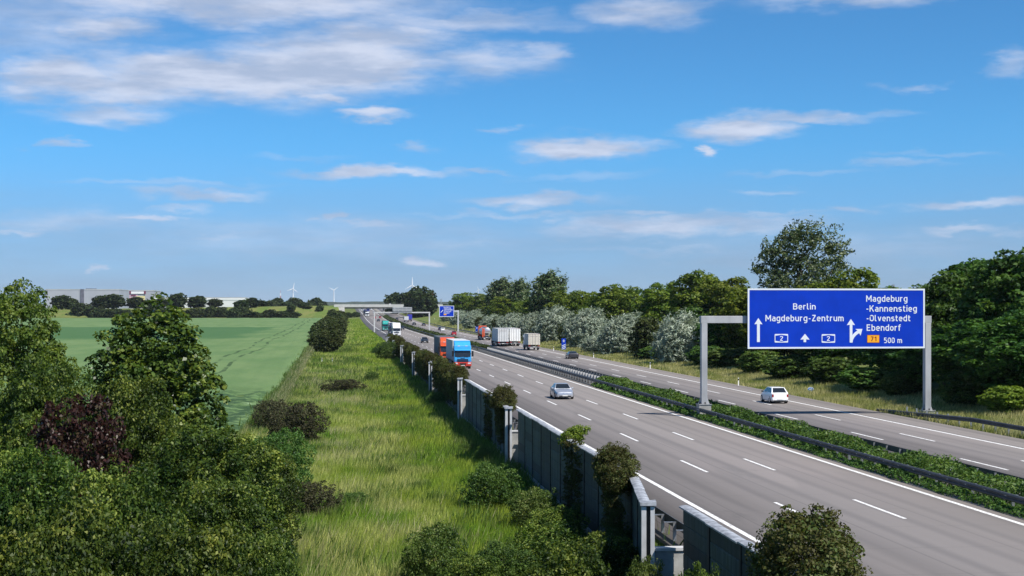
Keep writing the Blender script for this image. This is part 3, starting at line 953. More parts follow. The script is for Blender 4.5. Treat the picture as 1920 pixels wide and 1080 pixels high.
PL_A, PL_B = plank_me(PLANK), plank_me(PLANK2)
mbp = MB()
for i in range(7): mbp.add([(v[0], v[1], v[2] + i * .5) for v in MB().prism(plank_profile(), 'y', -1.89, 1.89).v], MB().prism(plank_profile(), 'y', -1.89, 1.89).f)
PANEL_ME = mbp.mesh('panel', PLANK2)
mbc = MB(); mbc.prism([(-.19, 0), (-.19, .05), (-.06, .085), (.06, .085), (.19, .05), (.19, 0)], 'y', -2.0, 2.0)
CAP_ME = mbc.mesh('cap', CAPM)
mbd = MB(); mbd.bb(-.11, .11, -.1, .1, -2.6, TOP - .02)
DPOST_ME = mbd.mesh('post', DARKPOST)
mbl = MB(); mbl.bb(-.14, .14, -1.88, 1.88, -3.0, BASE)
PLINTH_ME = mbl.mesh('plinth', CONC)
# H-section end column: two flanges and a recessed web
mbe = MB(); mbe.bb(-.22, -.06, -.12, .12, -2.6, TOP + .02).bb(.08, .22, -.12, .12, -2.6, TOP + .02)
ENDPOST_ME = mbe.mesh('end_post', POSTM)
mbw = MB(); mbw.bb(-.058, .078, -.02, .10, -2.6, TOP)
WEB_ME = mbw.mesh('post_web', DARKPOST)
mbq = MB(); mbq.prism([(-.27, 0), (-.27, .09), (.27, .14), (.27, 0)], 'y', -.2, .3)
ENDCAP_ME = mbq.mesh('end_cap', CAPM)
mbx = MB(); mbx.bb(-.75, .75, -.14, .14, -2.7, .42)
XWALL_ME = mbx.mesh('cross_wall', CONC)
mby = MB(); mby.bb(-.78, .78, -.2, .2, .422, .52)
XCAP_ME = mby.mesh('cross_wall_cap', CONC_L)


def barrier(k, nodes, end, label, single):
    """wall sections along a polyline of nodes, near end first"""
    x0, y0 = nodes[0]
    root = empty('noise_barrier', (x0, y0, 0), 0, label, 'noise barrier', 'staggered noise barrier walls beside the motorway')
    n = 0
    for (ax, ay), (bx, by) in zip(nodes, nodes[1:]):
        L = math.hypot(bx - ax, by - ay); nb = max(1, round(L / 4.0)); ang = math.atan2(-(bx - ax), by - ay)
        for i in range(nb):
            t = (i + .5) / nb; cx, cy = ax + (bx - ax) * t - x0, ay + (by - ay) * t - y0; sc = L / nb / 4.0
            def put(nm, me, z=0.0, dy=0.0, s=True):
                o = link(nm, me, root); o.location = (cx - math.sin(ang) * dy, cy + math.cos(ang) * dy, z); o.rotation_euler = (0, 0, ang)
                if s: o.scale = (1, sc, 1)
                return o
            if single:
                for j in range(7): put('plank', PL_B if (i + j * 3 + k) % 5 == 0 or i % 4 == 2 else PL_A, BASE + .004 + j * .5)
            else:
                put('panel', PANEL_ME, BASE + .004)
            put('plinth', PLINTH_ME); cp = put('cap', CAP_ME, TOP - .018 + (i * 7 % 5) * .007); cp.location.x += ((i * 5 + k) % 4 - 1.5) * .012
            if not (n == 0 and end): put('post', DPOST_ME, 0, -L / nb / 2 + .004, False)
            n += 1
    if end:
        for nm, me, z in (('end_post', ENDPOST_ME, 0), ('post_web', WEB_ME, 0), ('end_cap', ENDCAP_ME, TOP + .06)):
            o = link(nm, me, root); o.location = (0, -.16, z); o.rotation_euler = (0, 0, ang0(nodes))
        o = link('cross_wall', XWALL_ME, root); o.location = (.95, -.05, 0)
        o = link('cross_wall_cap', XCAP_ME, root); o.location = (.97, -.05, 0)
    return root


def ang0(nodes):
    (ax, ay), (bx, by) = nodes[0], nodes[1]; return math.atan2(-(bx - ax), by - ay)


ordn = ['nearest full', 'second', 'third', 'fourth', 'fifth', 'sixth', 'seventh', 'eighth']
LBL = ['staggered wall whose tall light grey end post stands nearest the bottom',
       'staggered wall with light end post beside the meadow and bare planks behind it',
       'staggered wall with end post just below and left of the blue truck',
       'staggered creeper covered wall fourth from the near end of the row',
       'staggered creeper covered wall fifth from the near end of the row',
       'staggered creeper covered wall sixth from the near end of the row',
       'staggered creeper covered wall seventh from the near end of the row',
       'farthest staggered wall of the row, where the barrier ends']
for k in range(8):
    x, y = PTS[k]
    yn = PTS[k + 1][1] if k < 7 else y + 14
    nodes = [(x, y), (11.38, y + 8.2), (11.50, yn - .9)]
    barrier(k, nodes, True, LBL[k], k < 3)
barrier(9, [(11.15, 29.0), (11.35, PTS[0][1] - .5)], False, 'wall section at the very bottom edge, half hidden by the nearest creeper mound', True)

# ------------------------------------------------------------------ crash barriers
def guard_rail(x, ya, yb, face, label, single_to=165, z=.0, posts_to=None, spacers=True, buried=False):
    """W-beam on posts; face = -1 beam on the left of its posts, +1 right"""
    root = empty('guard_rail', (x, ya, 0), 0, label, 'guard rail', 'steel crash barriers along the motorway')
    yy = np.unique(np.concatenate([[ya, yb], ry[(ry > ya) & (ry < yb)]]))
    prof = [(.0, .75), (.05, .735), (.085, .69), (.085, .64), (.03, .60), (.03, .57), (.085, .53), (.085, .48), (.05, .435), (.0, .42), (-.012, .42), (-.012, .75)]
    rings = []
    for y in yy:
        dz = float(zr(y)) + z - (max(0, 1 - abs(y - yb) / 14) ** 1.5 * .62 if buried else 0)
        rings.append([(face * px, y - ya, pz + dz) for px, pz in prof])
    MB().loft(rings).build('rail_beam', RAILM, root, 35)
    mp = MB().bb(-.06, .06, -.03, .03, -.1, .70); pm = mp.mesh('rail_post', STEEL)
    ms_ = MB().bb(-.44, .10, -.075, .075, .62, .655); sm = ms_.mesh('spacer', STEEL)
    fa, fs = MB(), MB()
    y = ya + .6
    while y < (posts_to or yb) - (6 if buried else 0):
        zz = float(zr(y)) + z
        if y < single_to:
            o = link('rail_post', pm, root); o.location = (-face * .10, y - ya, zz)
            if spacers:
                o = link('spacer', sm, root); o.location = (0, y - ya + .3, zz); o.scale = (face, 1, 1)
        else:
            fa.bb(-face * .10 - .06, -face * .10 + .06, y - ya - .03, y - ya + .03, zz - .1, zz + .70)
            if spacers:
                a, b = sorted((-face * .44, face * .10)); fs.bb(a, b, y - ya + .22, y - ya + .38, zz + .62, zz + .655)
        y += 2.0
    if fa.v: fa.build('rail_post', STEEL, root)['kind'] = 'stuff'
    if fs.v: fs.build('spacer', STEEL, root)['kind'] = 'stuff'
    return root


guard_rail(28.0, 40, 1000, -1, 'dark steel rail along the near side of the median hedge', 150, posts_to=330)
guard_rail(31.15, 40, 1000, 1, 'dark steel rail along the far side of the median hedge', 110, posts_to=330, spacers=False)
guard_rail(12.25, 36, 352, 1, 'steel rail between noise barrier and hard shoulder', 100)
guard_rail(44.95, 40, 119, -1, 'steel rail in front of the right post of the big blue sign', 119, buried=True, spacers=False)
guard_rail(45.3, 455, 880, -1, 'distant rail at the foot of the silver trees', 455, spacers=False, posts_to=700)
# bare stretch of the median: pale cross bars between the two rails
mb = MB()
mb.bb(-.14, .14, -.06, .06, .30, .72); XB = mb.mesh('short_post', CONC_L)
root = empty('barrier_bracing', (29.6, 168, 0), 0, 'row of short pale posts between the rails where the hedge is missing', 'crash barrier')
for i in range(66):
    o = link('short_post', XB, root); o.location = (.1, i * 2.0, 0)
MB().bb(-1.05, -.91, -1, 133, .40, .60).bb(.30, .42, -1, 133, .62, .80).build('bracing_rail', RAILM, root)
MB().bb(-1.5, 1.3, -2, 134, .03, .05).build('bracing_bed', mat('dark_gravel_bed', (.055, .05, .045), .95, 0, .3, 4), root)

# ------------------------------------------------------------------ text on signs
# lettering in the narrow even stroke style of German road signs: centre lines in units of the capital height
def arc(cx, cy, rx, ry, a0, a1, n=7):
    return [(cx + rx * math.cos(math.radians(a0 + (a1 - a0) * i / n)), cy + ry * math.sin(math.radians(a0 + (a1 - a0) * i / n))) for i in range(n + 1)]


def oval(w):
    o = arc(w / 2, .93 - w / 2, w / 2, w / 2, 180, 0) + arc(w / 2, .07 + w / 2, w / 2, w / 2, 0, -180); return o + [o[0], o[1]]


GLYPH = {
    'M': (.70, [[(0, 0), (0, 1)], [(.02, .94), (.35, .30)], [(.35, .30), (.68, .94)], [(.70, 0), (.70, 1)]]),
    'B': (.53, [[(0, 0), (0, 1)], [(0, .93), (.28, .93)] + arc(.28, .73, .2, .2, 90, -90) + [(0, .53)], [(.28, .53)] + arc(.30, .30, .23, .23, 90, -90) + [(0, .07)]]),
    'Z': (.5, [[(0, .93), (.52, .93)], [(.48, .92), (.02, .08)], [(-.03, .07), (.53, .07)]]),
    'K': (.52, [[(0, 0), (0, 1)], [(.50, 1), (.05, .42)], [(.20, .58), (.54, 0)]]),
    'O': (.52, [oval(.52)]), '0': (.42, [oval(.42)]),
    'E': (.46, [[(.48, .93), (0, .93), (0, .07), (.48, .07)], [(0, .52), (.42, .52)]]),
    'a': (.41, [[(.04, .66), (.22, .66)] + arc(.24, .49, .17, .17, 90, 0) + [(.41, 0)], [(.41, .41), (.19, .41)] + arc(.17, .24, .17, .17, 90, 270) + [(.41, .07)]]),
    'b': (.43, [[(0, 1), (0, 0)], [(0, .66), (.21, .66)] + arc(.22, .45, .21, .21, 90, 0) + arc(.22, .28, .21, .21, 0, -90) + [(0, .07)]]),
    'd': (.43, [[(.43, 1), (.43, 0)], [(.43, .66), (.22, .66)] + arc(.21, .45, .21, .21, 90, 180) + arc(.21, .28, .21, .21, 180, 270) + [(.43, .07)]]),
    'g': (.43, [[(.43, .73), (.43, -.05)] + arc(.26, -.05, .17, .17, 0, -90) + [(.03, -.22)], [(.43, .66), (.22, .66)] + arc(.21, .45, .21, .21, 90, 180) + arc(.21, .28, .21, .21, 180, 270) + [(.43, .07)]]),
    'e': (.43, [[(0, .37), (.43, .37)] + arc(.215, .445, .215, .215, 0, 180) + arc(.215, .285, .215, .215, 180, 270) + [(.40, .07)]]),
    'o': (.43, [arc(.215, .445, .215, .215, 180, 0) + arc(.215, .285, .215, .215, 0, -180) + [(0, .445), (0, .46)]]),
    'r': (.28, [[(0, 0), (0, .73)], arc(.2, .46, .2, .2, 180, 90) + [(.30, .66)]]),
    'l': (.18, [[(0, 1), (0, .2)] + arc(.13, .2, .13, .13, 180, 270) + [(.2, .07)]]),
    'i': (.0, [[(0, 0), (0, .73)], [(0, .85), (0, 1)]]),
    'n': (.43, [[(0, 0), (0, .73)], arc(.215, .445, .215, .215, 180, 0) + [(.43, 0)]]),
    'm': (.70, [[(0, 0), (0, .73)], arc(.175, .485, .175, .175, 180, 0) + [(.35, 0)], arc(.525, .485, .175, .175, 180, 0) + [(.70, 0)]]),
    'u': (.43, [[(.43, .73), (.43, 0)], [(0, .73), (0, .29)] + arc(.215, .285, .215, .215, 180, 360)]),
    't': (.28, [[(.08, .93), (.08, .22)] + arc(.23, .22, .15, .15, 180, 270) + [(.32, .07)], [(-.06, .66), (.30, .66)]]),
    's': (.38, [[(.37, .66), (.15, .66)] + arc(.15, .515, .145, .145, 90, 270) + arc(.23, .22, .15, .15, 90, -90) + [(0, .07)]]),
    'v': (.44, [[(0, .73), (.22, .04)], [(.22, .04), (.44, .73)]]),
    'f': (.28, [[(.08, 0), (.08, .78)] + arc(.23, .78, .15, .15, 180, 90) + [(.32, .93)], [(-.06, .66), (.28, .66)]]),
    '-': (.26, [[(0, .40), (.28, .40)]]), ' ': (.10, []),
    '5': (.44, [[(.42, .93), (.04, .93), (.03, .56), (.2, .595)] + arc(.2, .33, .25, .265, 80, -90) + [(0, .07)]]),
    '2': (.44, [arc(.21, .71, .21, .22, 170, -20) + [(.02, .09)], [(-.04, .07), (.48, .07)]]),
    '7': (.44, [[(0, .93), (.48, .93)], [(.44, .92), (.14, 0)]]), '1': (.24, [[(-.02, .72), (.18, .94)], [(.22, 0), (.22, 1)]])}


def ribbon(pts, t):
    P_ = np.array(pts, float); keep = [0] + [i for i in range(1, len(P_)) if np.linalg.norm(P_[i] - P_[i - 1]) > 1e-4]; P_ = P_[keep]
    dv = unit(np.diff(P_, axis=0)); nv = np.stack([-dv[:, 1], dv[:, 0]], -1)
    L, R = [], []
    for i in range(len(P_)):
        a = nv[max(0, i - 1)]; b = nv[min(len(nv) - 1, i)]; m = unit((a + b)[None])[0]; k = min(1.7, 1 / max(.3, float(m @ a)))
        L.append(P_[i] + m * t / 2 * k); R.append(P_[i] - m * t / 2 * k)
    return L, R


def lettering(body, x0, x1, zb, zcap, Y, m, parent, name='lettering', t=.148):
    x = 0.0; quads = []
    for ch in body:
        w, st = GLYPH[ch]
        for k, s in enumerate(st):
            L, R = ribbon([(px + x, py) for px, py in s], t)
            for i in range(len(L) - 1): quads.append((k * .0012, [L[i], R[i], R[i + 1], L[i + 1]]))
        x += w + t + .14
    xa = min(p[0] for _, q in quads for p in q); xb = max(p[0] for _, q in quads for p in q)
    sx, sz = (x1 - x0) / (xb - xa), zcap - zb
    v, f = [], []
    for dy, q in quads:
        f.append(tuple(range(len(v), len(v) + 4))); v += [((p[0] - xa) * sx + x0, Y - dy, p[1] * sz + zb) for p in q]
    me = bpy.data.meshes.new(name); me.from_pydata(v, [], f); me.materials.append(m)
    o = link(name, me, parent); o['kind'] = 'stuff'
    return o


SIGN_BLUE = mat('sign_blue', (.001, .036, .43), .6, 0, .06, .8, spec=.12)
SIGN_WHITE = mat('sign_white', (.66, .70, .76), .5, 0, .02, .5)
SIGN_ORANGE = mat('sign_orange', (.85, .36, .01), .5, 0, .02)
SIGN_RED = mat('sign_dark_red', (.16, .02, .01), .5, 0, .02)
SIGN_BACK = mat('sign_back_grey', (.36, .37, .38), .5, .3, .06, 1.0)

Y0 = 112.8
YS = Y0 - .62


def FX(px): return PX(px, YS)
def FZ(px, py): return ZH(py, PX(px, YS) * ST + YS * CT)


xl, xr_ = PX(1319.5, Y0), PX(1738, Y0)
gs = empty('gantry_sign', (xl, Y0, 0), 0, 'big blue motorway sign on a grey gantry, Berlin and Magdeburg destinations', 'road sign')
gi = Matrix.Translation((-xl, -Y0, 0))


def G(mb, name, m, bev=0.0, parent=gs, smooth=None):
    mb.v = [(v[0] - xl, v[1] - Y0, v[2]) for v in mb.v]
    return mb.build(name, m, parent, smooth, bev)


BZ0, BZ1 = FZ(1355, 606), FZ(1355, 592.5)
zb_l, zb_r = 1.05, .40
G(MB().box((xl, Y0, (BZ0 + zb_l) / 2), (.47, .52, BZ0 - zb_l)), 'post', GANTRY, .02)
G(MB().box((xr_, Y0, (BZ0 + zb_r) / 2), (.49, .54, BZ0 - zb_r)), 'post', GANTRY, .02)
G(MB().bb(xl - .28, xr_ + .28, Y0 - .27, Y0 + .27, BZ0 + .003, BZ1), 'beam', GANTRY, .02)
for xx, zz in ((xl, zb_l), (xr_, zb_r)):
    G(MB().bb(xx - .52, xx + .52, Y0 - .52, Y0 + .52, zz - .08, zz - .003), 'base_plate', STEEL, .01)
    G(MB().bb(xx - .48, xx + .48, Y0 - .48, Y0 + .48, zz - 1.3, zz - .083), 'footing', CONC)
    mb = MB()
    for i in (-1, 0, 1):
        for j in (-1, 1): mb.tube((xx + i * .42, Y0 + j * .44, zz - .003), (xx + i * .42, Y0 + j * .44, zz + .16), .045, n=6)
    G(mb, 'bolt', BLACK)
    mb = MB()
    for i in (-1, 1): mb.prism([(i * .27 + xx, zz), (i * .27 + xx + i * .2, zz), (i * .27 + xx, zz + .5)], 'y', Y0 - .015, Y0 + .015)
    G(mb, 'gusset', GANTRY)
SX0, SX1 = FX(1402.5), FX(1733.5)
SZ0, SZ1 = FZ(1560, 653), FZ(1560, 541.5)
sp = G(MB().bb(SX0, SX1, YS + .004, YS + .07, SZ0, SZ1), 'sign_panel', SIGN_BLUE, .02)
sp_parent = sp
bw = .11
mb = MB()
mb.bb(SX0 - .02, SX1 + .02, YS - .012, YS + .074, SZ1 - bw, SZ1 + .02); mb.bb(SX0 - .02, SX1 + .02, YS - .012, YS + .074, SZ0 - .02, SZ0 + bw)
mb.bb(SX0 - .02, SX0 + bw, YS - .012, YS + .074, SZ0 + bw + .001, SZ1 - bw - .001); mb.bb(SX1 - bw, SX1 + .02, YS - .012, YS + .074, SZ0 + bw + .001, SZ1 - bw - .001)
G(mb, 'border', SIGN_WHITE, 0.0, sp)
mb = MB()
for t in (.08, .3, .5, .7, .92):
    xx = SX0 + (SX1 - SX0) * t; mb.bb(xx - .06, xx + .06, YS + .076, Y0 - .273, SZ0 + .3, SZ1 - .3)
G(mb, 'bracket', STEEL)


def sign_text(body, x0, x1, yb, yc):
    o = lettering(body, FX(x0) - xl, FX(x1) - xl, FZ((x0 + x1) / 2, yb), FZ((x0 + x1) / 2, yc), YS - .006 - Y0, SIGN_WHITE, sp)
    return o


for t in (('Berlin', 1487, 1529.3, 580.3, 568.8), ('Magdeburg-Zentrum', 1435.2, 1581.8, 602.3, 590.4), ('Magdeburg', 1624, 1701.3, 565.7, 553.8),
          ('-Kannenstieg', 1624.5, 1719, 584.3, 572.5), ('-Olvenstedt', 1625, 1706.8, 602.3, 590.5), ('Ebendorf', 1625, 1688.8, 620.2, 608.2),
          ('500 m', 1657.5, 1691.2, 643.2, 633)):
    sign_text(*t)


def sign_poly(pts, m, name, dy=.006):
    v = [(FX(x) - xl, YS - dy - Y0, FZ(x, y)) for x, y in pts]
    me = bpy.data.meshes.new(name); me.from_pydata(v, [], [tuple(range(len(v)))]); me.materials.append(m)
    return link(name, me, sp)


def arrow_up(x0, x1, yt, yh, s0, s1, yb):
    cx = (x0 + x1) / 2
    return sign_poly([(s0, yb), (s1, yb), (s1, yh - .6), (x1, yh), (cx, yt), (x0, yh), (s0, yh - .6)], SIGN_WHITE, 'arrow')


arrow_up(1414.3, 1429.5, 596.3, 608, 1419.3, 1424.6, 641.3)
arrow_up(1500.5, 1518, 625.8, 636.8, 1506.7, 1511.5, 641.5)
arrow_up(1587.8, 1603, 598, 609.5, 1593.2, 1598.2, 642.5)
sign_poly([(1598.4, 642.3), (1593.3, 642.3), (1594.6, 634), (1598.6, 627.6), (1603.2, 622.8), (1607.6, 619.8), (1603.8, 616.8), (1617, 616.7), (1613.5, 629.3), (1610.8, 624.6), (1606, 627.8), (1601.8, 632.4), (1599.3, 637)], SIGN_WHITE, 'arrow', .008)


def shield(x0, x1, y0, y1, digit, dx0, dx1, dyb, dyc):
    outer = [(x0 + .8, y0), (x1 - .8, y0), (x1, y0 + .8), (x1, y1 - .8), (x1 - .8, y1), (x0 + .8, y1), (x0, y1 - .8), (x0, y0 + .8)]
    inner = [(x0 + 1.4, y0 + 3.2), ((x0 + x1) / 2, y0 + 1.5), (x1 - 1.4, y0 + 3.2), (x1 - 1.4, y1 - 3.2), ((x0 + x1) / 2, y1 - 1.5), (x0 + 1.4, y1 - 3.2)]
    sign_poly(outer, SIGN_WHITE, 'route_shield', .006); sign_poly(inner, SIGN_BLUE, 'route_shield_face', .010)
    lettering(digit, FX(dx0) - xl, FX(dx1) - xl, FZ(dx0, dyb), FZ(dx0, dyc), YS - .014 - Y0, SIGN_WHITE, sp)


shield(1452.5, 1477.6, 626.2, 642.2, '2', 1462.3, 1468, 638.9, 629.9)
shield(1540.6, 1565.8, 626.6, 642.6, '2', 1550.2, 1556, 639.2, 630.2)
sign_poly([(1625.6, 627.8), (1649, 627.8), (1649, 642.8), (1625.6, 642.8)], SIGN_RED, 'route_plate_rim', .006)
sign_poly([(1626.4, 628.6), (1648.2, 628.6), (1648.2, 642), (1626.4, 642)], SIGN_ORANGE, 'route_plate', .010)
lettering('71', FX(1632.8) - xl, FX(1643.2) - xl, FZ(1638, 639.6), FZ(1638, 631), YS - .014 - Y0, SIGN_RED, sp, t=.17)

# distant exit sign on a cantilever post
Y1 = PD(859, 562)[1]
def F1(px, py):
    X = PX(px, Y1 - .3); return X, ZH(py, X * ST + Y1 * CT)
px1 = PX(859, Y1)
cs = empty('exit_sign', (px1, Y1, 0), 0, 'smaller blue exit sign with slanted arrow held by a post among silver trees', 'road sign')
def G1(mb, name, m, parent=cs):
    mb.v = [(v[0] - px1, v[1] - Y1, v[2]) for v in mb.v]; return mb.build(name, m, parent)
ztop = F1(859, 584.5)[1]
G1(MB().bb(px1 - .25, px1 + .25, Y1 - .25, Y1 + .25, 0, ztop), 'post', POSTM)
x_a = F1(823.5, 580)[0]
G1(MB().bb(x_a + 1, px1 + .3, Y1 - .2, Y1 + .2, ztop + .003, ztop + .55), 'arm', POSTM)
(xa, za), (xb, zb) = F1(823.5, 594), F1(851.3, 573.2)
p1 = G1(MB().bb(xa, xb, Y1 - .33, Y1 - .25, za, zb), 'sign_panel', SIGN_BLUE)
mb = MB(); w_ = .18
for a in ((xa, xb, zb - w_, zb), (xa, xb, za, za + w_), (xa, xa + w_, za + w_, zb - w_), (xb - w_, xb, za + w_, zb - w_)): mb.bb(a[0], a[1], Y1 - .35, Y1 - .332, a[2], a[3])
G1(mb, 'border', SIGN_WHITE, p1)
for (bd, x0, x1, yb, yc) in (('Magdeburg', 832, 845, 578.6, 575.4), ('-Kannenstieg', 832, 848.3, 581.8, 578.9), ('-Olvenstedt', 832, 846, 584.9, 582), ('Ebendorf', 832, 843, 588, 585.1)):
    lettering(bd, F1(x0, 580)[0] - px1, F1(x1, 580)[0] - px1, F1(840, yb)[1], F1(840, yc)[1], -.342, SIGN_WHITE, p1)
(a0, c0), (a1, c1) = F1(832, 590.8), F1(837, 588.6)
G1(MB().bb(a0, a1, Y1 - .345, Y1 - .333, c0, c1), 'route_plate', SIGN_ORANGE, p1)
mb = MB(); pts = [F1(*q) for q in ((826, 585.6), (829.4, 582.2), (828.8, 581.4), (831, 581.2), (830.6, 583.6), (830, 583), (826.8, 586.4))]
mb.add([(x, Y1 - .345, z) for x, z in pts], [tuple(range(len(pts)))])
G1(mb, 'arrow', SIGN_WHITE, p1)

# portal gantry over the oncoming lanes: we see the back of its sign
Y2 = 548.0
xa, xb = PX(702, Y2), PX(805, Y2)
pg = empty('gantry_sign', (xa, Y2, 0), 0, 'pale portal gantry over the oncoming lanes with the grey back of a sign', 'road sign')
def G2(mb, name, m, parent=pg):
    mb.v = [(v[0] - xa, v[1] - Y2, v[2]) for v in mb.v]; return mb.build(name, m, parent)
def Z2(py, px=750): return ZH(py, PX(px, Y2) * ST + Y2 * CT)
for xx in (xa, xb): G2(MB().bb(xx - .24, xx + .24, Y2 - .24, Y2 + .24, -.3, Z2(587) - .003), 'post', CONC_L)
G2(MB().bb(xa - .3, xb + .3, Y2 - .25, Y2 + .25, Z2(587), Z2(584.8)), 'beam', CONC_L)
bp_ = G2(MB().bb(PX(736, Y2), PX(772.5, Y2), Y2 - .42, Y2 - .27, Z2(584.6), Z2(575.8)), 'sign_panel', SIGN_BACK)
mb = MB()
for i in range(5):
    x = PX(736, Y2) + (PX(772.5, Y2) - PX(736, Y2)) * (i + .5) / 5; mb.bb(x - .05, x + .05, Y2 - .52, Y2 - .423, Z2(584.4), Z2(576))
for py in (577.5, 580.2, 583): mb.bb(PX(736.4, Y2), PX(772, Y2), Y2 - .58, Y2 - .523, Z2(py) - .06, Z2(py) + .06)
G2(mb, 'stiffener', CONC_L, bp_)

# ------------------------------------------------------------------ bridge, far buildings, wind turbines
BY = 1050.0
br = empty('road_bridge', (30, BY, 0), 0, 'long flat concrete bridge carrying a road over the motorway far ahead', 'bridge')
BC = mat('bridge_concrete', (.30, .295, .28), .85, 0, .12, .3)
BCL = mat('bridge_parapet', (.46, .46, .44), .8, 0, .08, .3)
def G3(mb, name, m, parent=br):
    mb.v = [(v[0] - 30, v[1] - BY, v[2]) for v in mb.v]; return mb.build(name, m, parent)
G3(MB().bb(-4, 70, BY + .3, BY + 12, 10.2, 11.3), 'deck', BC)
G3(MB().bb(-4, 70, BY + 2.0, BY + 10, 9.0, 10.197), 'girder', BC); G3(MB().bb(-6, 72, BY, BY + .297, 10.1, 12.1), 'parapet', BCL); G3(MB().bb(-6, 72, BY + 12.003, BY + 12.3, 10.1, 12.1), 'parapet', BCL)
mb = MB()
for i in range(32): mb.bb(-5 + i * 2.45, -4.94 + i * 2.45, BY + .1, BY + .2, 12.1, 13.0)
mb.bb(-6, 72, BY + .1, BY + .2, 13.0, 13.07).bb(-6, 72, BY + .12, BY + .18, 12.55, 12.6)
G3(mb, 'railing', STEEL)
G3(MB().bb(-3, 1.6, BY + .3, BY + 12, 1, 8.997), 'abutment', BC); G3(MB().bb(66, 70, BY + .3, BY + 12, 1, 8.997), 'abutment', BC)
for k in range(3): G3(MB().bb(29.1, 29.9, BY + 1.5 + k * 4, BY + 2.5 + k * 4, 3, 8.997), 'pier', BC)
for k in range(3): G3(MB().bb(47.6, 48.4, BY + 1.5 + k * 4, BY + 2.5 + k * 4, 3, 8.997), 'pier', BC)
G3(MB().prism([(BY + .3, 10.2), (BY - 9, 4.0), (BY + .3, 4.0)], 'x', -6, 1.5), 'wing_wall', BC)

WH_A = mat('warehouse_cladding', (.36, .37, .42), .6, .1, .04, .05, obj=False)
WH_B = mat('warehouse_stair_strip', (.13, .13, .17), .6, .1, .2, .4)
WH_C = mat('white_hall_cladding', (.62, .63, .62), .6, 0, .05, .05, obj=False)
ROOFM = mat('flat_roof', (.42, .43, .44), .8, 0, .1, .1)


def building(name, px0, px1, pyt, zc, depth, m, label, panel=12.0):
    x0, y0 = PD(px0, zc); x1, y1 = PD(px1, zc); yb = (y0 + y1) / 2; base = gzf(x0, yb) - 2; zt = ZH(pyt, zc)
    b = empty(name, ((x0 + x1) / 2, yb, base), 0, label, 'warehouse'); w = x1 - x0; h = zt - base
    mb = MB().bb(-w / 2, w / 2, 0, depth, 0, h); mb.build('wall', m, b)
    MB().bb(-w / 2 - .3, w / 2 + .3, -.3, depth + .3, h + .003, h + .9).build('roof', ROOFM, b)
    n = max(2, int(w / panel)); mb = MB()
    for i in range(1, n): mb.bb(-w / 2 + w * i / n - .1, -w / 2 + w * i / n + .1, -.08, -.003, 1, h - .3)
    mb.build('panel_joint', ROOFM, b)
    return b, w, h


b, w, h = building('warehouse', 87, 222, 543.5, 1800, 130, WH_A, 'tall grey warehouse block with a dark vertical strip, far left')
s_ = w / 135.0
MB().bb(-w / 2 + (151 - 87) * s_, -w / 2 + (157.5 - 87) * s_, -1.0, -.09, 0, h + 1.0).build('stair_tower', WH_B, b)
mb = MB()
for i in range(6): mb.bb(-w / 2 + (160 + i * 3.4 - 87) * s_, -w / 2 + (162 + i * 3.4 - 87) * s_, 3, 7, h + .9, h + 1.9)
mb.build('roof_unit', WH_B, b)
b, w, h = building('warehouse', 243, 288, 545.5, 1620, 60, WH_A, 'colourful painted end of a hall beside the grey warehouse')
MUR = [mat('mural_' + n, c, .6) for n, c in (('pink', (.52, .34, .42)), ('cream', (.62, .55, .27)), ('maroon', (.16, .03, .07)), ('white', (.75, .75, .78)))]
q = w / 45.0
MB().bb(-w / 2, -w / 2 + 16 * q, -.5, -.1, h - 11, h - 4.5).build('mural_panel', MUR[0], b)
MB().bb(-w / 2 + 13 * q, -w / 2 + 29 * q, -.7, -.51, h - 14, h - 5.5).build('mural_panel', MUR[1], b)
MB().bb(-w / 2, -w / 2 + 30 * q, -.9, -.71, h - 3.2, h - .6).build('mural_panel', MUR[3], b)
MB().bb(-w / 2 + 0 * q, -w / 2 + 3.2 * q, -1.1, -.91, h - 3.4, h - .2).build('mural_panel', MUR[2], b); MB().bb(-w / 2 + 27 * q, -w / 2 + 30.5 * q, -1.1, -.91, h - 3.4, h - .2).build('mural_panel', MUR[2], b)
MB().bb(-w / 2 + 3 * q, -w / 2 + 12 * q, -.9, -.71, h - 5.6, h - 4.2).build('mural_panel', MUR[2], b)
b, w, h = building('warehouse', 286, 458, 559, 1450, 90, WH_C, 'long low white hall behind the far row of trees', 22)
MB().bb(-w / 2 - .5, w / 2 + .5, -.4, -.09, h - 1.6, h - .1).build('fascia', WHITE, b)

TW = mat('turbine_white', (.80, .81, .82), .4, 0, .02)


def turbine(px, py_hub, r_px, zc, angs, label):
    x, y = PD(px, zc); z0 = gzf(x, y) - 1; hub = ZH(py_hub, zc); R = r_px * zc / F_PX
    t = empty('wind_turbine', (x, y, z0), -math.atan2(x, y), label, 'wind turbine', 'wind turbines on the horizon')
    MB().tube((0, 0, 0), (0, 0, hub - z0 - 1.5), 2.3, 1.4, 12).build('tower', TW, t, 60)
    MB().box((0, -1.0, hub - z0), (3.4, 9, 3.4)).build('nacelle', TW, t)
    MB().tube((0, -5.6, hub - z0), (0, -8, hub - z0), 1.7, .5, 10).build('hub', TW, t)
    for a in angs:
        d = Vector((math.sin(math.radians(a)), 0, math.cos(math.radians(a)))); s = Vector((d.z, 0, -d.x)); c = Vector((0, -6.6, hub - z0))
        k = R / 24; rings = []
        for u, ww in ((.03, .8), (.16, 1.9), (.5, 1.3), (1.0, .45)):
            p = c + d * R * u; rings.append([p + s * ww * k, p + Vector((0, .5 * k, 0)), p - s * ww * k * .7, p - Vector((0, .5 * k, 0))])
        MB().loft(rings).build('blade', TW, t)


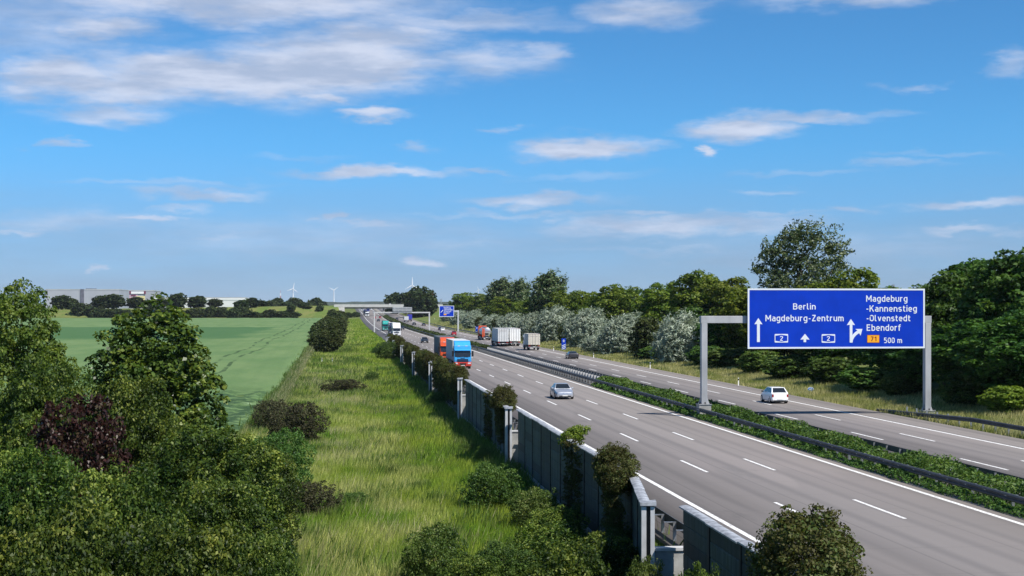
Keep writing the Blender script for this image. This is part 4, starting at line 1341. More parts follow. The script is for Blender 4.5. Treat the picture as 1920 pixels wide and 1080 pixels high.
turbine(549.5, 541.5, 12, 5200, (12, 128, 250), 'white wind turbine on the left, next to the red and white mast')
turbine(626, 544.5, 10.5, 5200, (50, 178, 300), 'white wind turbine just above the left end of the bridge')
turbine(773, 535, 15.5, 5200, (0, 120, 240), 'tallest white wind turbine, rising behind the dark clump of trees')
turbine(897, 543, 6, 9500, (345, 105, 225), 'faint tiny wind turbine left of the tall poplars')

x, y = PD(526, 3000)
t = empty('radio_mast', (x, y, 12), 0, 'thin red and white lattice mast on the horizon', 'mast')
RW = [mat('mast_red', (.5, .05, .04), .5), TW]
for i in range(5):
    mb = MB(); z0, z1 = i * 5.6 + 2, (i + 1) * 5.6 + 2
    for a, b in ((-.9, -.9), (.9, -.9), (.9, .9), (-.9, .9)): mb.tube((a, b, z0), (a, b, z1), .28, n=5)
    for s in (-1, 1):
        mb.tube((-.9, s * .9, z0), (.9, s * .9, z1), .2, n=4); mb.tube((s * .9, .9, z0), (s * .9, -.9, z1), .2, n=4)
    mb.build('mast_section', RW[(i + 1) % 2] if i > 2 else STEEL if i < 2 else RW[0], t)
MB().tube((0, 0, 30), (0, 0, 36), .3, .15, 6).build('antenna', RW[0], t)


def pylon(px, pyt, zc):
    x, y = PD(px, zc); z0 = gzf(x, y); h = ZH(pyt, zc) - z0
    t = empty('power_pylon', (x, y, z0), .3, 'faint lattice power pylon on the hazy horizon', 'pylon', 'power pylons on the horizon')
    mb = MB()
    for a, b in ((-1, -1), (1, -1), (1, 1), (-1, 1)): mb.tube((a * h * .09, b * h * .09, 0), (a * .4, b * .4, h), .28, .2, 4)
    for k in range(6):
        z0_, z1_ = h * k / 6, h * (k + 1) / 6; w0, w1 = h * .09 * (1 - k / 6) + .4, h * .09 * (1 - (k + 1) / 6) + .4
        mb.tube((-w0, -w0, z0_), (w1, -w1, z1_), .18, n=4); mb.tube((w0, -w0, z0_), (-w1, -w1, z1_), .18, n=4)
    mb.build('tower', STEEL, t)
    mb = MB()
    for z in (.62, .78, .92): mb.tube((-h * .2, 0, h * z), (h * .2, 0, h * z), .3, n=4)
    mb.build('crossarm', STEEL, t)


pylon(827, 560, 3300); pylon(852, 562, 3900); pylon(1675, 533.5, 900)

x, y = PD(808.5, 1015)
t = empty('billboard', (x, y, 6), 0, 'small red advertising board on a pole behind the dark trees', 'billboard')
MB().tube((0, 0, -2), (0, 0, ZH(546, 1015) - 6.5), .35, .3, 8).build('pole', STEEL, t)
MB().bb(-1.6, 1.6, -.4, -.3, ZH(560, 1015) - 6, ZH(546, 1015) - 6).build('board', mat('board_red', (.48, .06, .05), .5), t)
MB().bb(-1.3, .4, -.43, -.403, ZH(553.5, 1015) - 6, ZH(549.5, 1015) - 6).build('board_print', WHITE, t)

# ------------------------------------------------------------------ small roadside furniture
def delineator(x, y, z, label, rot=0):
    d = empty('delineator_post', (x, y, z), rot, label, 'marker post', 'white marker posts beside the motorway')
    MB().prism([(-.06, -.05), (.06, -.05), (0, .07)], 'z', -.2, 1.0).build('post', WHITE, d)
    MB().prism([(-.064, -.054), (.064, -.054), (0, .075)], 'z', .70, .90).build('black_band', BLACK, d)
    return d


DEL = [(1038, 658, .02, 'white marker post left of the blue countdown board'), (1113, 671, .02, 'white marker post right of the dark sports car'),
       (1219, 691, .02, 'white marker post in front of the silver bushes'), (1384.5, 722.5, .03, 'white marker post in the grass right of the left gantry post'),
       (1733, 770, .05, 'white marker post at the foot of the right gantry post'), (603.7, 682, -1.5, 'white marker post at the left, below the bush row'),
       (623, 682, -1.5, 'white marker post at the right, below the bush row')]
for px, py, z, lb in DEL:
    x, y = P(px, py, z); delineator(x, y, gzf(x, y), lb, 0)
for px, py in ((815, 606), (806, 604), (868, 620)):
    x, y = P(px, py, .0); delineator(x, y, gzf(x, y), 'tiny white marker post far along the right verge')


def countdown(px, py, zc, hpx, n, label):
    x, y = PD(px, zc); z = gzf(x, y); h = hpx * zc / F_PX; w = h * .36
    c = empty('countdown_board', (x, y, z), 0, label, 'road sign', 'blue countdown boards')
    b = MB().bb(-w / 2, w / 2, -.03, .03, h * .05, h).build('board', SIGN_BLUE, c, None, .01)
    for i in range(n):
        z0 = h * (.10 + .13 * i)
        MB().add([(-w * .42, -.036, z0), (w * .42, -.036, z0 + h * .13), (w * .42, -.036, z0 + h * .19), (-w * .42, -.036, z0 + h * .06)], [(0, 1, 2, 3)]).build('stripe', SIGN_WHITE, b)
    mb = MB()
    for s in (-1, 1): mb.add([(s * w * .05, -.036, h * .70), (s * w * .14, -.036, h * .70), (s * w * .10, -.036, h * .92), (s * w * .04, -.036, h * .92)], [(0, 1, 2, 3)])
    mb.bb(-w * .28, w * .28, -.037, -.0361, h * .80, h * .825)
    mb.build('motorway_symbol', SIGN_WHITE, b)
    MB().bb(-.05, .05, .035, .10, -.3, h * .9).build('post', STEEL, c)


countdown(1057, 652, 304, 23, 3, 'blue countdown board with three white stripes beside the silver trees')
countdown(894, 622, 520, 13, 2, 'small distant blue countdown board left of the tanker')
x, y = PD(1520, 150)
k = empty('kilometre_plate', (x, y, gzf(x, y)), 0, 'little blue plate with white marks low in the right verge grass', 'road sign')
MB().tube((0, .05, -.2), (0, .05, .6), .03, n=6).build('post', STEEL, k)
MB().prism([(.33 * math.cos(a * math.pi / 8), .22 * math.sin(a * math.pi / 8) + .42) for a in range(16)], 'y', -.02, .02).build('plate', SIGN_WHITE, k)
MB().prism([(.29 * math.cos(a * math.pi / 8), .18 * math.sin(a * math.pi / 8) + .42) for a in range(16)], 'y', -.028, -.022).build('plate_face', mat('plate_blue', (.02, .14, .45), .5), k)
MB().bb(-.15, -.02, -.034, -.029, .36, .48).bb(.02, .14, -.034, -.029, .40, .49).build('plate_mark', SIGN_WHITE, k)

# ------------------------------------------------------------------ vehicles
def wheel_me(r, w):
    a = MB().tube((-w / 2, 0, 0), (w / 2, 0, 0), r, r, 18).mesh('tyre', RUBBER, 40)
    b = MB().tube((-w / 2 - .012, 0, 0), (w / 2 + .012, 0, 0), r * .62, r * .62, 14)
    return a, b.mesh('rim', RIM, 40)


WH_CAR, WH_TRUCK = wheel_me(.32, .21), wheel_me(.50, .32)


def wheel(parent, x, y, z, me):
    o = link('wheel', me[0], parent); o.location = (x, y, z)
    link('rim', me[1], o)


def panel_on(p00, p10, p11, p01, off=.012, u0=.05, u1=.95, v0=.06, v1=.94, th=None):
    """a pane set just proud of the quad p00..p01"""
    P_ = [Vector(p) for p in (p00, p10, p11, p01)]
    n = (P_[1] - P_[0]).cross(P_[3] - P_[0]).normalized()
    def b(u, v): return (P_[0].lerp(P_[1], u)).lerp(P_[3].lerp(P_[2], u), v) + n * off
    return [b(u0, v0), b(u1, v0), b(u1, v1), b(u0, v1)]


def body_ring(y, zb, zt, hw):
    h = zt - zb
    half = [(hw * .86, zb), (hw * .97, zb + .10 * h), (hw, zb + .42 * h), (hw * .985, zb + .72 * h), (hw * .93, zt - .03 * h), (hw * .80, zt + .005), (hw * .4, zt + .03)]
    return [(x, y, z) for x, z in half] + [(-x, y, z) for x, z in reversed(half)]


CARS = {
    'sedan': dict(L=4.5, st=[(2.25, .34, .56, .60), (2.2, .24, .66, .74), (2.02, .2, .72, .84), (1.2, .19, .88, .90), (.78, .19, .95, .91), (-1.1, .19, .99, .91), (-1.55, .2, 1.01, .89), (-2.0, .22, 1.0, .85), (-2.2, .28, .92, .79), (-2.25, .38, .74, .70)],
                  gh=(.92, .22, -.75, -1.55), H=1.43, hb=.80, ht=.58, zb=.95, ax=(1.42, -1.28)),
    'hatch': dict(L=3.8, st=[(1.9, .34, .56, .58), (1.86, .24, .68, .70), (1.65, .2, .76, .78), (1.05, .19, .92, .81), (.75, .19, .98, .82), (-1.2, .19, 1.0, .82), (-1.6, .2, 1.0, .81), (-1.84, .24, .96, .77), (-1.9, .32, .72, .72)],
                  gh=(.95, .12, -1.22, -1.74), H=1.45, hb=.75, ht=.58, zb=.97, ax=(1.2, -1.26)),
    'coupe': dict(L=4.3, st=[(2.15, .32, .52, .58), (2.1, .22, .62, .74), (1.9, .18, .70, .84), (1.0, .17, .82, .89), (.6, .17, .88, .90), (-1.0, .17, .94, .92), (-1.6, .2, .98, .92), (-2.0, .24, .96, .88), (-2.15, .36, .78, .76)],
                  gh=(.75, .0, -.55, -1.6), H=1.28, hb=.76, ht=.52, zb=.88, ax=(1.3, -1.25)),
}
BEDROCK = {}


def car(kind, paint, loc, away, label, rear_lamps=True):
    c = CARS[kind]; root = empty('car', loc, 0 if away else math.pi, label, 'car', 'cars on the motorway')
    mb = MB().loft([body_ring(*s) for s in c['st']])
    yA, yB, yC, yD = c['gh']; hb, ht, zb, H = c['hb'], c['ht'], c['zb'], c['H']
    def ring(z, y0, y1, hw): return [(hw, y1, z), (hw, y0, z), (-hw, y0, z), (-hw, y1, z)]
    mid = zb + (H - zb) * .55
    def at(t): return (yA + (yB - yA) * t, yD + (yC - yD) * t, hb + (ht - hb) * t)
    a0, a1, a2 = at(0), at(.93), at(1)
    mb.loft([ring(zb - .10, a0[0] + .05, a0[1] - .05, hb + .02), ring(zb, a0[0], a0[1], hb), ring(zb + (H - zb) * .93, a1[0], a1[1], a1[2]), ring(H, a2[0] - .10, a2[1] + .10, a2[2] - .08)])
    mb.build('body', paint, root, 32)
    zt = zb + (H - zb) * .93
    F = [(-hb, yA, zb), (hb, yA, zb), (a1[2], a1[0], zt), (-a1[2], a1[0], zt)]; B = [(hb, yD, zb), (-hb, yD, zb), (-a1[2], a1[1], zt), (a1[2], a1[1], zt)]
    MB().quad(*panel_on(F[1], F[0], F[3], F[2])).build('windscreen', GLASS, root)
    MB().quad(*panel_on(B[1], B[0], B[3], B[2], u0=.07, u1=.93)).build('rear_window', GLASS, root)
    for s in (-1, 1):
        q = [(s * hb, yD, zb), (s * hb, yA, zb), (s * a1[2], a1[0], zt), (s * a1[2], a1[1], zt)]
        if s < 0: q = [q[1], q[0], q[3], q[2]]
        for u0, u1 in ((.08, .48), (.52, .90)):
            MB().quad(*panel_on(*q, u0=u0, u1=u1, v0=.08, v1=.92)).build('side_window', GLASS, root)
        MB().box((s * (hb + .16), yA - .35, zb + .04), (.20, .09, .13)).build('mirror', paint if kind != 'hatch' else BLACK, root, None, .02)
        for ya in c['ax']:
            wheel(root, s * (c['st'][3][3] - .10), ya, .32, WH_CAR)
    f, r = c['st'][1], c['st'][-2]
    for s in (-1, 1):
        x = s * f[3] * .72
        MB().add([(x - .20, f[0] + .015, f[1] + .30), (x + .20, f[0] - .03 if s > 0 else f[0] + .015, f[1] + .30), (x + .18, f[0] - .10, f[2] + .01), (x - .18, f[0] - .06, f[2] + .01)], [(0, 1, 2, 3)]).build('headlight', LAMP, root)
        x = s * r[3] * .88
        MB().box((x, r[0] - .02, r[1] + (r[2] - r[1]) * .66), (.16, .10, .26 if kind == 'hatch' else .16)).build('tail_light', TAIL, root, None, .02)
    y = f[0] + .045
    if kind == 'sedan':
        for s in (-1, 1): MB().box((s * .16, y - .02, f[1] + .30), (.24, .05, .17), taper=.8).build('grille', BLACK, root, None, .02)
    else:
        MB().box((0, y - .02, f[1] + .28), (.5, .05, .12)).build('grille', BLACK, root)
    MB().box((0, y + .02, f[1] + .02), (1.1, .10, .12)).build('lower_grille', BLACK, root)
    MB().box((0, y + .05, f[1] + .12), (.50, .02, .10)).build('number_plate', PLATE, root)
    MB().box((0, r[0] - .07, r[1] + (r[2] - r[1]) * (.22 if kind == 'hatch' else .45)), (.50, .02, .11)).build('number_plate', PLATE, root)
    MB().box((0, r[0] - .03, r[1] - .02), (1.1, .12, .14)).build('rear_valance', BLACK, root)
    return root


def truck(cabm, trailm, loc, away, label, bump=None, kind='box', L=16.0, H=4.0, cat='truck', rear=None, detail=True, deflect=True, text=None):
    """tractor and trailer; origin at the front when it comes towards us, at the tail when it drives away"""
    bump = bump or cabm
    root = empty('truck', loc, 0 if away else math.pi, label, cat, 'trucks on the motorway')
    F = L if away else 0.0                                   # y of the front bumper in local space
    rigid = kind == 'rigid'
    # cab: side profile swept across, rounded with a bevel
    ch = min(H - .35, 3.35)
    cab = [(F - .10, .95), (F - .03, 1.3), (F - .04, 1.66), (F - .24, 2.72), (F - .36, ch), (F - 2.1, ch), (F - 2.1, .95)]
    MB().prism(cab, 'x', -1.22, 1.22).build('cab', cabm, root, None, .09)
    ws = [(1.22, F - .04, 1.68), (-1.22, F - .04, 1.68), (-1.22, F - .24, 2.72), (1.22, F - .24, 2.72)]
    MB().quad(*panel_on(*ws, off=.02, u0=.04, u1=.96, v0=.04, v1=.93)).build('windscreen', GLASS, root)
    MB().prism([(F + .06, 2.66), (F - .24, 2.80), (F - .26, 2.74), (F + .02, 2.60)], 'x', -1.12, 1.12).build('sun_visor', cabm, root)
    for s in (-1, 1):
        q = [(s * 1.235, F - .35, 1.75), (s * 1.235, F - 1.3, 1.75), (s * 1.235, F - 1.3, 2.5), (s * 1.235, F - .45, 2.5)]
        MB().quad(*q).build('side_window', GLASS, root)
        MB().box((s * 1.42, F - .05, 2.2), (.26, .14, .80)).build('mirror', BLACK, root, None, .03)
        MB().box((s * .93, F - .01, .82), (.42, .12, .20)).build('headlight', LAMP, root, None, .02)
    if deflect:
        MB().prism([(F - .50, ch - .03), (F - 1.0, H - .22), (F - 1.7, H - .02), (F - 2.15, H - .02), (F - 2.15, ch - .03)], 'x', -1.16, 1.16).build('roof_deflector', cabm, root, None, .08)
    if deflect:
        MB().prism([(F - .335, ch - .10), (F - .40, ch - .02), (F - .46, ch - .02), (F - .40, ch - .12)], 'x', -.95, .95).build('roof_lamp_bar', BLACK, root)
        for s in (-1, 1): MB().box((s * .55, F - .335, ch - .06), (.34, .05, .10)).build('roof_lamp', LAMP, root)
    for s in (-1, 1): MB().box((s * .5, F - .02, 1.72), (.62, .03, .03), rz=s * .05).build('wiper', BLACK, root)
    mbg = MB()
    for i in range(3): mbg.box((0, F - .03 + i * .004, 1.08 + i * .165), (1.6 - i * .02, .07, .085))
    mbg.box((0, F - .02, 1.58), (.6, .05, .07))
    mbg.build('grille', BLACK, root)
    MB().prism([(F - .2, .38), (F + .03, .42), (F + .05, .95), (F - .15, 1.02)], 'x', -1.24, 1.24).build('bumper', bump, root, None, .05)
    MB().box((0, F + .055, .72), (.9, .03, .24)).build('bumper_intake', BLACK, root)
    MB().box((0, F + .075, .52), (.52, .015, .11)).build('number_plate', PLATE, root)
    T0, T1 = F - 2.75, F - L
    MB().bb(-.42, .42, T1 + .4, F - 1.0, .62, .98).build('chassis', BLACK, root)
    for s in (-1, 1):
        wheel(root, s * 1.05, F - 1.35, .50, WH_TRUCK)
        if not rigid: wheel(root, s * 1.05, F - 4.9, .50, WH_TRUCK)
        for k in ((2.1, 3.4, 4.7) if not rigid else (2.0,)):
            wheel(root, s * 1.05, T1 + k, .50, WH_TRUCK)
        MB().bb(s * 1.2 - .02, s * 1.2 + .02, T1 + 5.6, T0 - 2.9, .55, 1.0).build('side_guard', STEEL if not rigid else BLACK, root)
    if kind == 'tank':
        mt = MB(); rings = []
        for y, k in ((T1 + .02, .80), (T1 + .14, .94), (T1 + .5, 1.0), (T0 - .5, 1.0), (T0 - .14, .94), (T0, .8)):
            rings.append([(1.22 * k * math.cos(a), y, 2.35 + 1.22 * k * math.sin(a)) for a in [i * math.pi / 10 for i in range(20)]])
        mt.loft(rings).build('tank', trailm, root, 50)
        for y in (T1 + 2.5, T1 + 5.5, T0 - 2.5):
            MB().loft([[(1.245 * math.cos(a), yy, 2.35 + 1.245 * math.sin(a)) for a in [i * math.pi / 10 for i in range(20)]] for yy in (y - .06, y + .06)]).build('tank_band', STEEL, root, 50)
        MB().bb(-.35, .35, T1 + 1, T0 - 1, 3.60, 3.66).build('catwalk', STEEL, root)
        MB().bb(-1.26, -1.0, T1 - .04, T1 + .1, .9, 3.4).bb(-.9, -.6, T1 - .04, T1 + .02, 1.1, 3.3).build('ladder', bump, root)
        MB().bb(-.5, .5, T1 - .05, T1 - .01, 1.5, 1.95).build('valve_box', BLACK, root)
        MB().bb(-1.0, 1.0, T1 - .02, T1 + .015, 2.5, 2.6).build('hazard_stripe', TAIL, root)
        MB().bb(-.62, .62, T1 + .5, T1 + 5.5, .98, 1.18).build('subframe', STEEL, root)
    else:
        z0 = 1.12
        MB().bb(-1.25, 1.25, T1, T0, z0, H).build('trailer_box', trailm, root, None, .04)
        mb = MB()
        for s in (-1, 1):
            mb.bb(s * 1.255 - .012, s * 1.255 + .012, T1 + .02, T0 - .02, z0, z0 + .13).bb(s * 1.255 - .012, s * 1.255 + .012, T1 + .02, T0 - .02, H - .12, H - .01)
        mb.build('side_rail', STEEL, root)
        if detail:
            mb = MB(); n = int((T0 - T1) / 1.3)
            for s in (-1, 1):
                for i in range(1, n): mb.bb(s * 1.253 - .008, s * 1.253 + .008, T1 + i * 1.3 - .02, T1 + i * 1.3 + .02, z0 + .14, H - .13)
            mb.build('side_seam', STEEL, root)
        dm = rear or trailm
        for s in (-1, 1):
            d = MB().bb(s * .02 if s > 0 else -1.2, 1.2 if s > 0 else -.02, T1 - .05, T1 - .004, z0 + .06, H - .10).build('rear_door', dm, root, None, .015)
            for xo in (.35, .85): MB().tube((s * xo, T1 - .08, z0 + .1), (s * xo, T1 - .08, H - .14), .022, n=6).build('door_bar', STEEL, d)
            for zz in (.25, .5, .75): MB().bb(s * 1.19 - .04, s * 1.19 + .04, T1 - .075, T1 - .053, z0 + (H - z0) * zz - .05, z0 + (H - z0) * zz + .05).build('hinge', STEEL, d)
        MB().bb(-1.25, 1.25, T1 - .045, T1 - .002, H - .095, H + .01).build('rear_header', STEEL, root)
        for x in (-.9, -.3, .3, .9): MB().bb(x - .14, x + .14, T1 - .06, T1 - .047, H - .075, H - .025).build('marker_lamp', BLACK if not away else TAIL, root)
        if text:
            for i in range(9): pass
            MB().bb(-.75, .75, T1 - .057, T1 - .052, H - .62, H - .50).build('rear_print', text, root)
    MB().bb(-1.2, 1.2, T1 + .02, T1 + .16, .62, .80).build('under_run_bar', STEEL, root)
    for s in (-1, 1):
        MB().bb(s * .95 - .2, s * .95 + .2, T1 - .02, T1 + .1, .84, 1.0).build('tail_light', TAIL, root)
        MB().bb(s * .98 - .25, s * .98 + .25, T1 + 1.2, T1 + 1.23, .25, .85).build('mudflap', BLACK, root)
    MB().bb(-.26, .26, T1 - .02, T1 + .015, .66, .78).build('number_plate', PLATE, root)
    return root


def paint(name, c, **k): return mat(name, c, .32, k.pop('metal', 0), .03, 1.5, spec=.5, coat=.6, **k)


PB = paint('cab_sky_blue', (.035, .33, .72)); PRD = paint('cab_red', (.50, .035, .022)); POR = paint('cab_orange_red', (.62, .085, .018))
PSI = paint('silver_metallic', (.50, .52, .57), metal=.55); PBK = paint('black_paint', (.014, .014, .016)); PDG = paint('dark_metallic', (.045, .045, .055), metal=.4)
PWH = paint('gloss_white', (.80, .81, .82)); PTE = paint('teal_paint', (.03, .34, .30)); PNV = paint('navy_paint', (.012, .018, .06)); PRC = paint('car_red', (.34, .010, .016))
PTB = paint('tarp_royal_blue', (.035, .04, .42))
TRG = mat('trailer_grey', (.58, .585, .59), .55, .1, .06, .8); TRW = mat('trailer_white', (.78, .78, .77), .5, 0, .06, .8); TRD = mat('trailer_dark_grey', (.10, .10, .11), .6, 0, .1)
TRBG = mat('trailer_beige', (.60, .56, .48), .6, 0, .06, .8); TRLG = mat('trailer_light_grey', (.62, .63, .63), .5, 0, .05, .8); TANK = mat('tank_polished_steel', (.62, .60, .60), .3, .7, .08, 1.0)
PRINT = mat('faded_print', (.42, .38, .36), .6, 0, .2)


def on_road(px, py, lane):
    """distance from the photo row, lateral position = middle of the lane"""
    y = P(px, py)[1]
    return (lane, y, float(zr(y)))


def far_at(px, zc, lane):
    y = PD(px, zc)[1]
    return (lane, y, float(zr(y)))


# oncoming carriageway
truck(PB, TRG, on_road(872, 692, 17.05), False, 'sky blue truck with a red bumper and grey trailer coming towards us', bump=PRD, H=4.05)
truck(POR, TRD, far_at(839, 233, 16.75), False, 'orange red truck close behind the blue truck', H=4.05, L=15.5, rear=TRG)
car('sedan', PSI, (20.9, P(1068, 749)[1] + 2.25, 0), False, 'silver saloon car coming towards us in the middle lane')
car('sedan', PBK, (20.8, P(798, 643)[1] + 2.25, 0), False, 'black car coming towards us left of the orange truck')
truck(PWH, TRW, on_road(742, 631, 16.9), False, 'white truck with tall roof leading the distant queue of trucks', H=4.2, L=12)
truck(PNV, TRG, far_at(728, 490, 16.9), False, 'dark blue truck just behind the leading white truck', H=4.0, L=15)
truck(PTE, TRD, far_at(718, 575, 17.0), False, 'teal green truck under the portal gantry', bump=PTE, H=4.0, L=15, rear=TRD)
car('sedan', PDG, far_at(760, 610, 24.8), False, 'dark car in the fast lane beside the white truck')
car('sedan', PBK, far_at(706, 850, 20.9), False, 'tiny dark car beyond the left post of the portal gantry')
car('hatch', PRC, far_at(706, 950, 20.9), False, 'tiny red car ahead of the bridge, left of another red one')
car('hatch', PRC, far_at(714, 960, 24.7), False, 'tiny red car ahead of the bridge in the fast lane')
truck(PNV, TRW, far_at(682, 1085, 16.9), False, 'dark fronted truck with white trailer passing under the bridge', H=4, L=14)
truck(PWH, TRW, far_at(694, 1015, 17.2), False, 'small white delivery truck just in front of the bridge', kind='rigid', H=3.2, L=7)
truck(PTB, PTB, far_at(693, 1200, 20.9), False, 'blue truck seen through the bridge opening', H=4, L=14)
for px, zc, ln in ((668, 1240, 16.9), (661, 1330, 16.9), (700, 1290, 24.6)):
    truck(PWH, TRW, far_at(px, zc, ln), False, 'white truck far off, seen through the bridge opening', kind='rigid', H=3.6, L=8)
for px, zc, ln in ((665, 1180, 20.9), (690, 1140, 24.7)):
    car('sedan', PSI, far_at(px, zc, ln), False, 'pale car far off, seen through the bridge opening')
# carriageway driving away
y = P(1465, 757)[1]
car('hatch', PWH, (39.25, y + 1.9, 0), True, 'small white hatchback driving away below the big blue sign')
y = P(1078, 673)[1]
car('coupe', PDG, (39.5, y + 2.15, 0), True, 'dark low sports car driving away behind the box truck')
truck(PWH, TRBG, on_road(1003, 657, 39.5), True, 'beige box truck nearest of the four trucks driving away', kind='rigid', H=3.45, L=9, rear=TRBG, text=PRINT, deflect=True)
truck(PWH, TRW, on_road(970, 649, 39.7), True, 'white truck with ribbed rear doors, second of those driving away on the right lane', H=4.1, L=15, rear=TRW)
truck(PNV, TRLG, on_road(943, 650, 36.45), True, 'light grey box truck overtaking in the middle lane', H=4.15, L=15, rear=TRLG, text=PRINT)
truck(POR, TANK, on_road(912, 638, 39.5), True, 'tanker truck with a rounded steel tank and red cab', bump=POR, kind='tank', H=3.9, L=14)
car('hatch', PRC, (36.2, P(847, 629)[1] + 1.9, 0), True, 'red car driving away in the middle lane below the exit sign')
car('hatch', PWH, (38.9, P(827, 621)[1] + 1.9, 0), True, 'white car driving away directly behind a dark blue van')
car('hatch', PNV, (39.3, P(827, 621)[1] + 22, 0), True, 'dark blue car just ahead of the small white one')
car('sedan', PBK, far_at(794, 715, 39.6), True, 'black car driving away inside the portal gantry frame')
car('sedan', PBK, far_at(773, 740, 36.2), True, 'black car driving away next to the distant blue truck')
truck(PNV, PTB, far_at(785, 860, 39.6), True, 'truck with a royal blue rear near the bridge', H=4.1, L=14, rear=PTB)
truck(PWH, TRLG, far_at(767, 830, 36.2), True, 'pale grey van seen next to the royal blue truck', kind='rigid', H=3.4, L=7, rear=TRLG)
car('sedan', PBK, far_at(755, 900, 33.4), True, 'tiny black car nearest the median far ahead')
car('hatch', PWH, far_at(730, 1056, 30), True, 'white car crossing on top of the bridge')
bpy.data.objects[[o.name for o in SC.objects if o.get('label') == 'white car crossing on top of the bridge'][0]].location = (PX(731, 1056), 1056, 11.3)

# ------------------------------------------------------------------ plants
def plant(kind, name, px, zc, label, cat, top=None, H=None, W=None, group=None, cm=None, seed=0, base_w=8.0, base_h=10.0, trunk='trunk', X=None):
    """stand a plant at photo column px, distance zc (or lateral X), scaled to reach photo row top"""
    if X is not None:
        x = X; y = X / math.tan(YAW + math.atan((px - 960) / F_PX)); zc = x * ST + y * CT
    else:
        x, y = PD(px, zc)
    z = gzf(x, y)
    h = (ZH(top, zc) - z) if top is not None else H
    w = W * zc / F_PX if W else base_w * h / base_h
    s = (w / base_w, w / base_w, h / base_h)
    return kind.put(name, (x, y, z - .02), label, cat, group, random.Random(seed * 7 + int(px)).uniform(0, 6.28) if seed >= 0 else 0, s, cm, trunk)


GL = 'trees and shrubs of the thicket on the left'
plant(K_NEAR2, 'broadleaf_tree', 34, 78, 'olive green leafy tree at the left edge, reaching above the horizon', 'tree', 535, W=255, group=GL, base_w=9, base_h=12.4, seed=1)
plant(K_NEAR, 'broadleaf_tree', 298, 68, 'dense dark green tree widening downward, in front of the wheat field', 'tree', 564, W=320, group=GL, base_w=7.6, base_h=11.4, seed=5)
BSH = [(90, 56, 690, 300, 0, 'olive leafed tall bush below the left edge tree'), (255, 55, 712, 250, 1, 'light tipped bush below the dense dark tree, right of purple foliage'),
       (385, 52, 800, 330, 2, 'broad yellow green bush at the foot of the dense dark tree'), (480, 60, 838, 190, 0, 'right hand bush of the thicket, bordering the meadow'),
       (40, 40, 850, 330, 1, 'bright green bush at the left edge under the purple foliage'), (235, 38, 880, 330, 2, 'dark green bush below the purple foliage, in the lower left'),
       (420, 42, 905, 290, 1, 'bush of the lower thicket left of the meadow bend'), (110, 29, 955, 420, 0, 'bush filling the lower left corner'),
       (350, 30, 985, 380, 2, 'bush at the bottom edge, middle of the thicket'), (500, 38, 1010, 190, 1, 'white flecked bush at the bottom edge beside the meadow')]
for i, (px, zc, top, w, k, lb) in enumerate(BSH):
    plant(K_BUSH[k], 'bush', px, zc, lb, 'bush', top, W=w, group=GL, base_w=6.4, base_h=6.6, seed=i + 3)
plant(K_PURPLE, 'purple_leaved_tree', 130, 44, 'tree with dark purple leaves among the green bushes, lower left', 'tree', 752, W=205, group=GL, base_w=4.6, base_h=7.2, seed=1)
plant(K_SHRUB[0], 'shrub', 527, 84, 'dark green rounded shrub between thicket and meadow', 'shrub', 808, W=125, base_w=3.2, base_h=2.5, seed=4)
plant(K_LOW, 'bramble_thicket', 556, 116, 'brownish bramble thicket at the near corner of the wheat field', 'shrub', 757, W=118, base_w=3.4, base_h=1.9, seed=2, trunk='stems')
plant(K_LOW, 'bramble_thicket', 515, 128, 'bramble thicket partly behind the dark rounded shrub', 'shrub', 752, W=90, base_w=3.4, base_h=1.9, seed=3, trunk='stems')

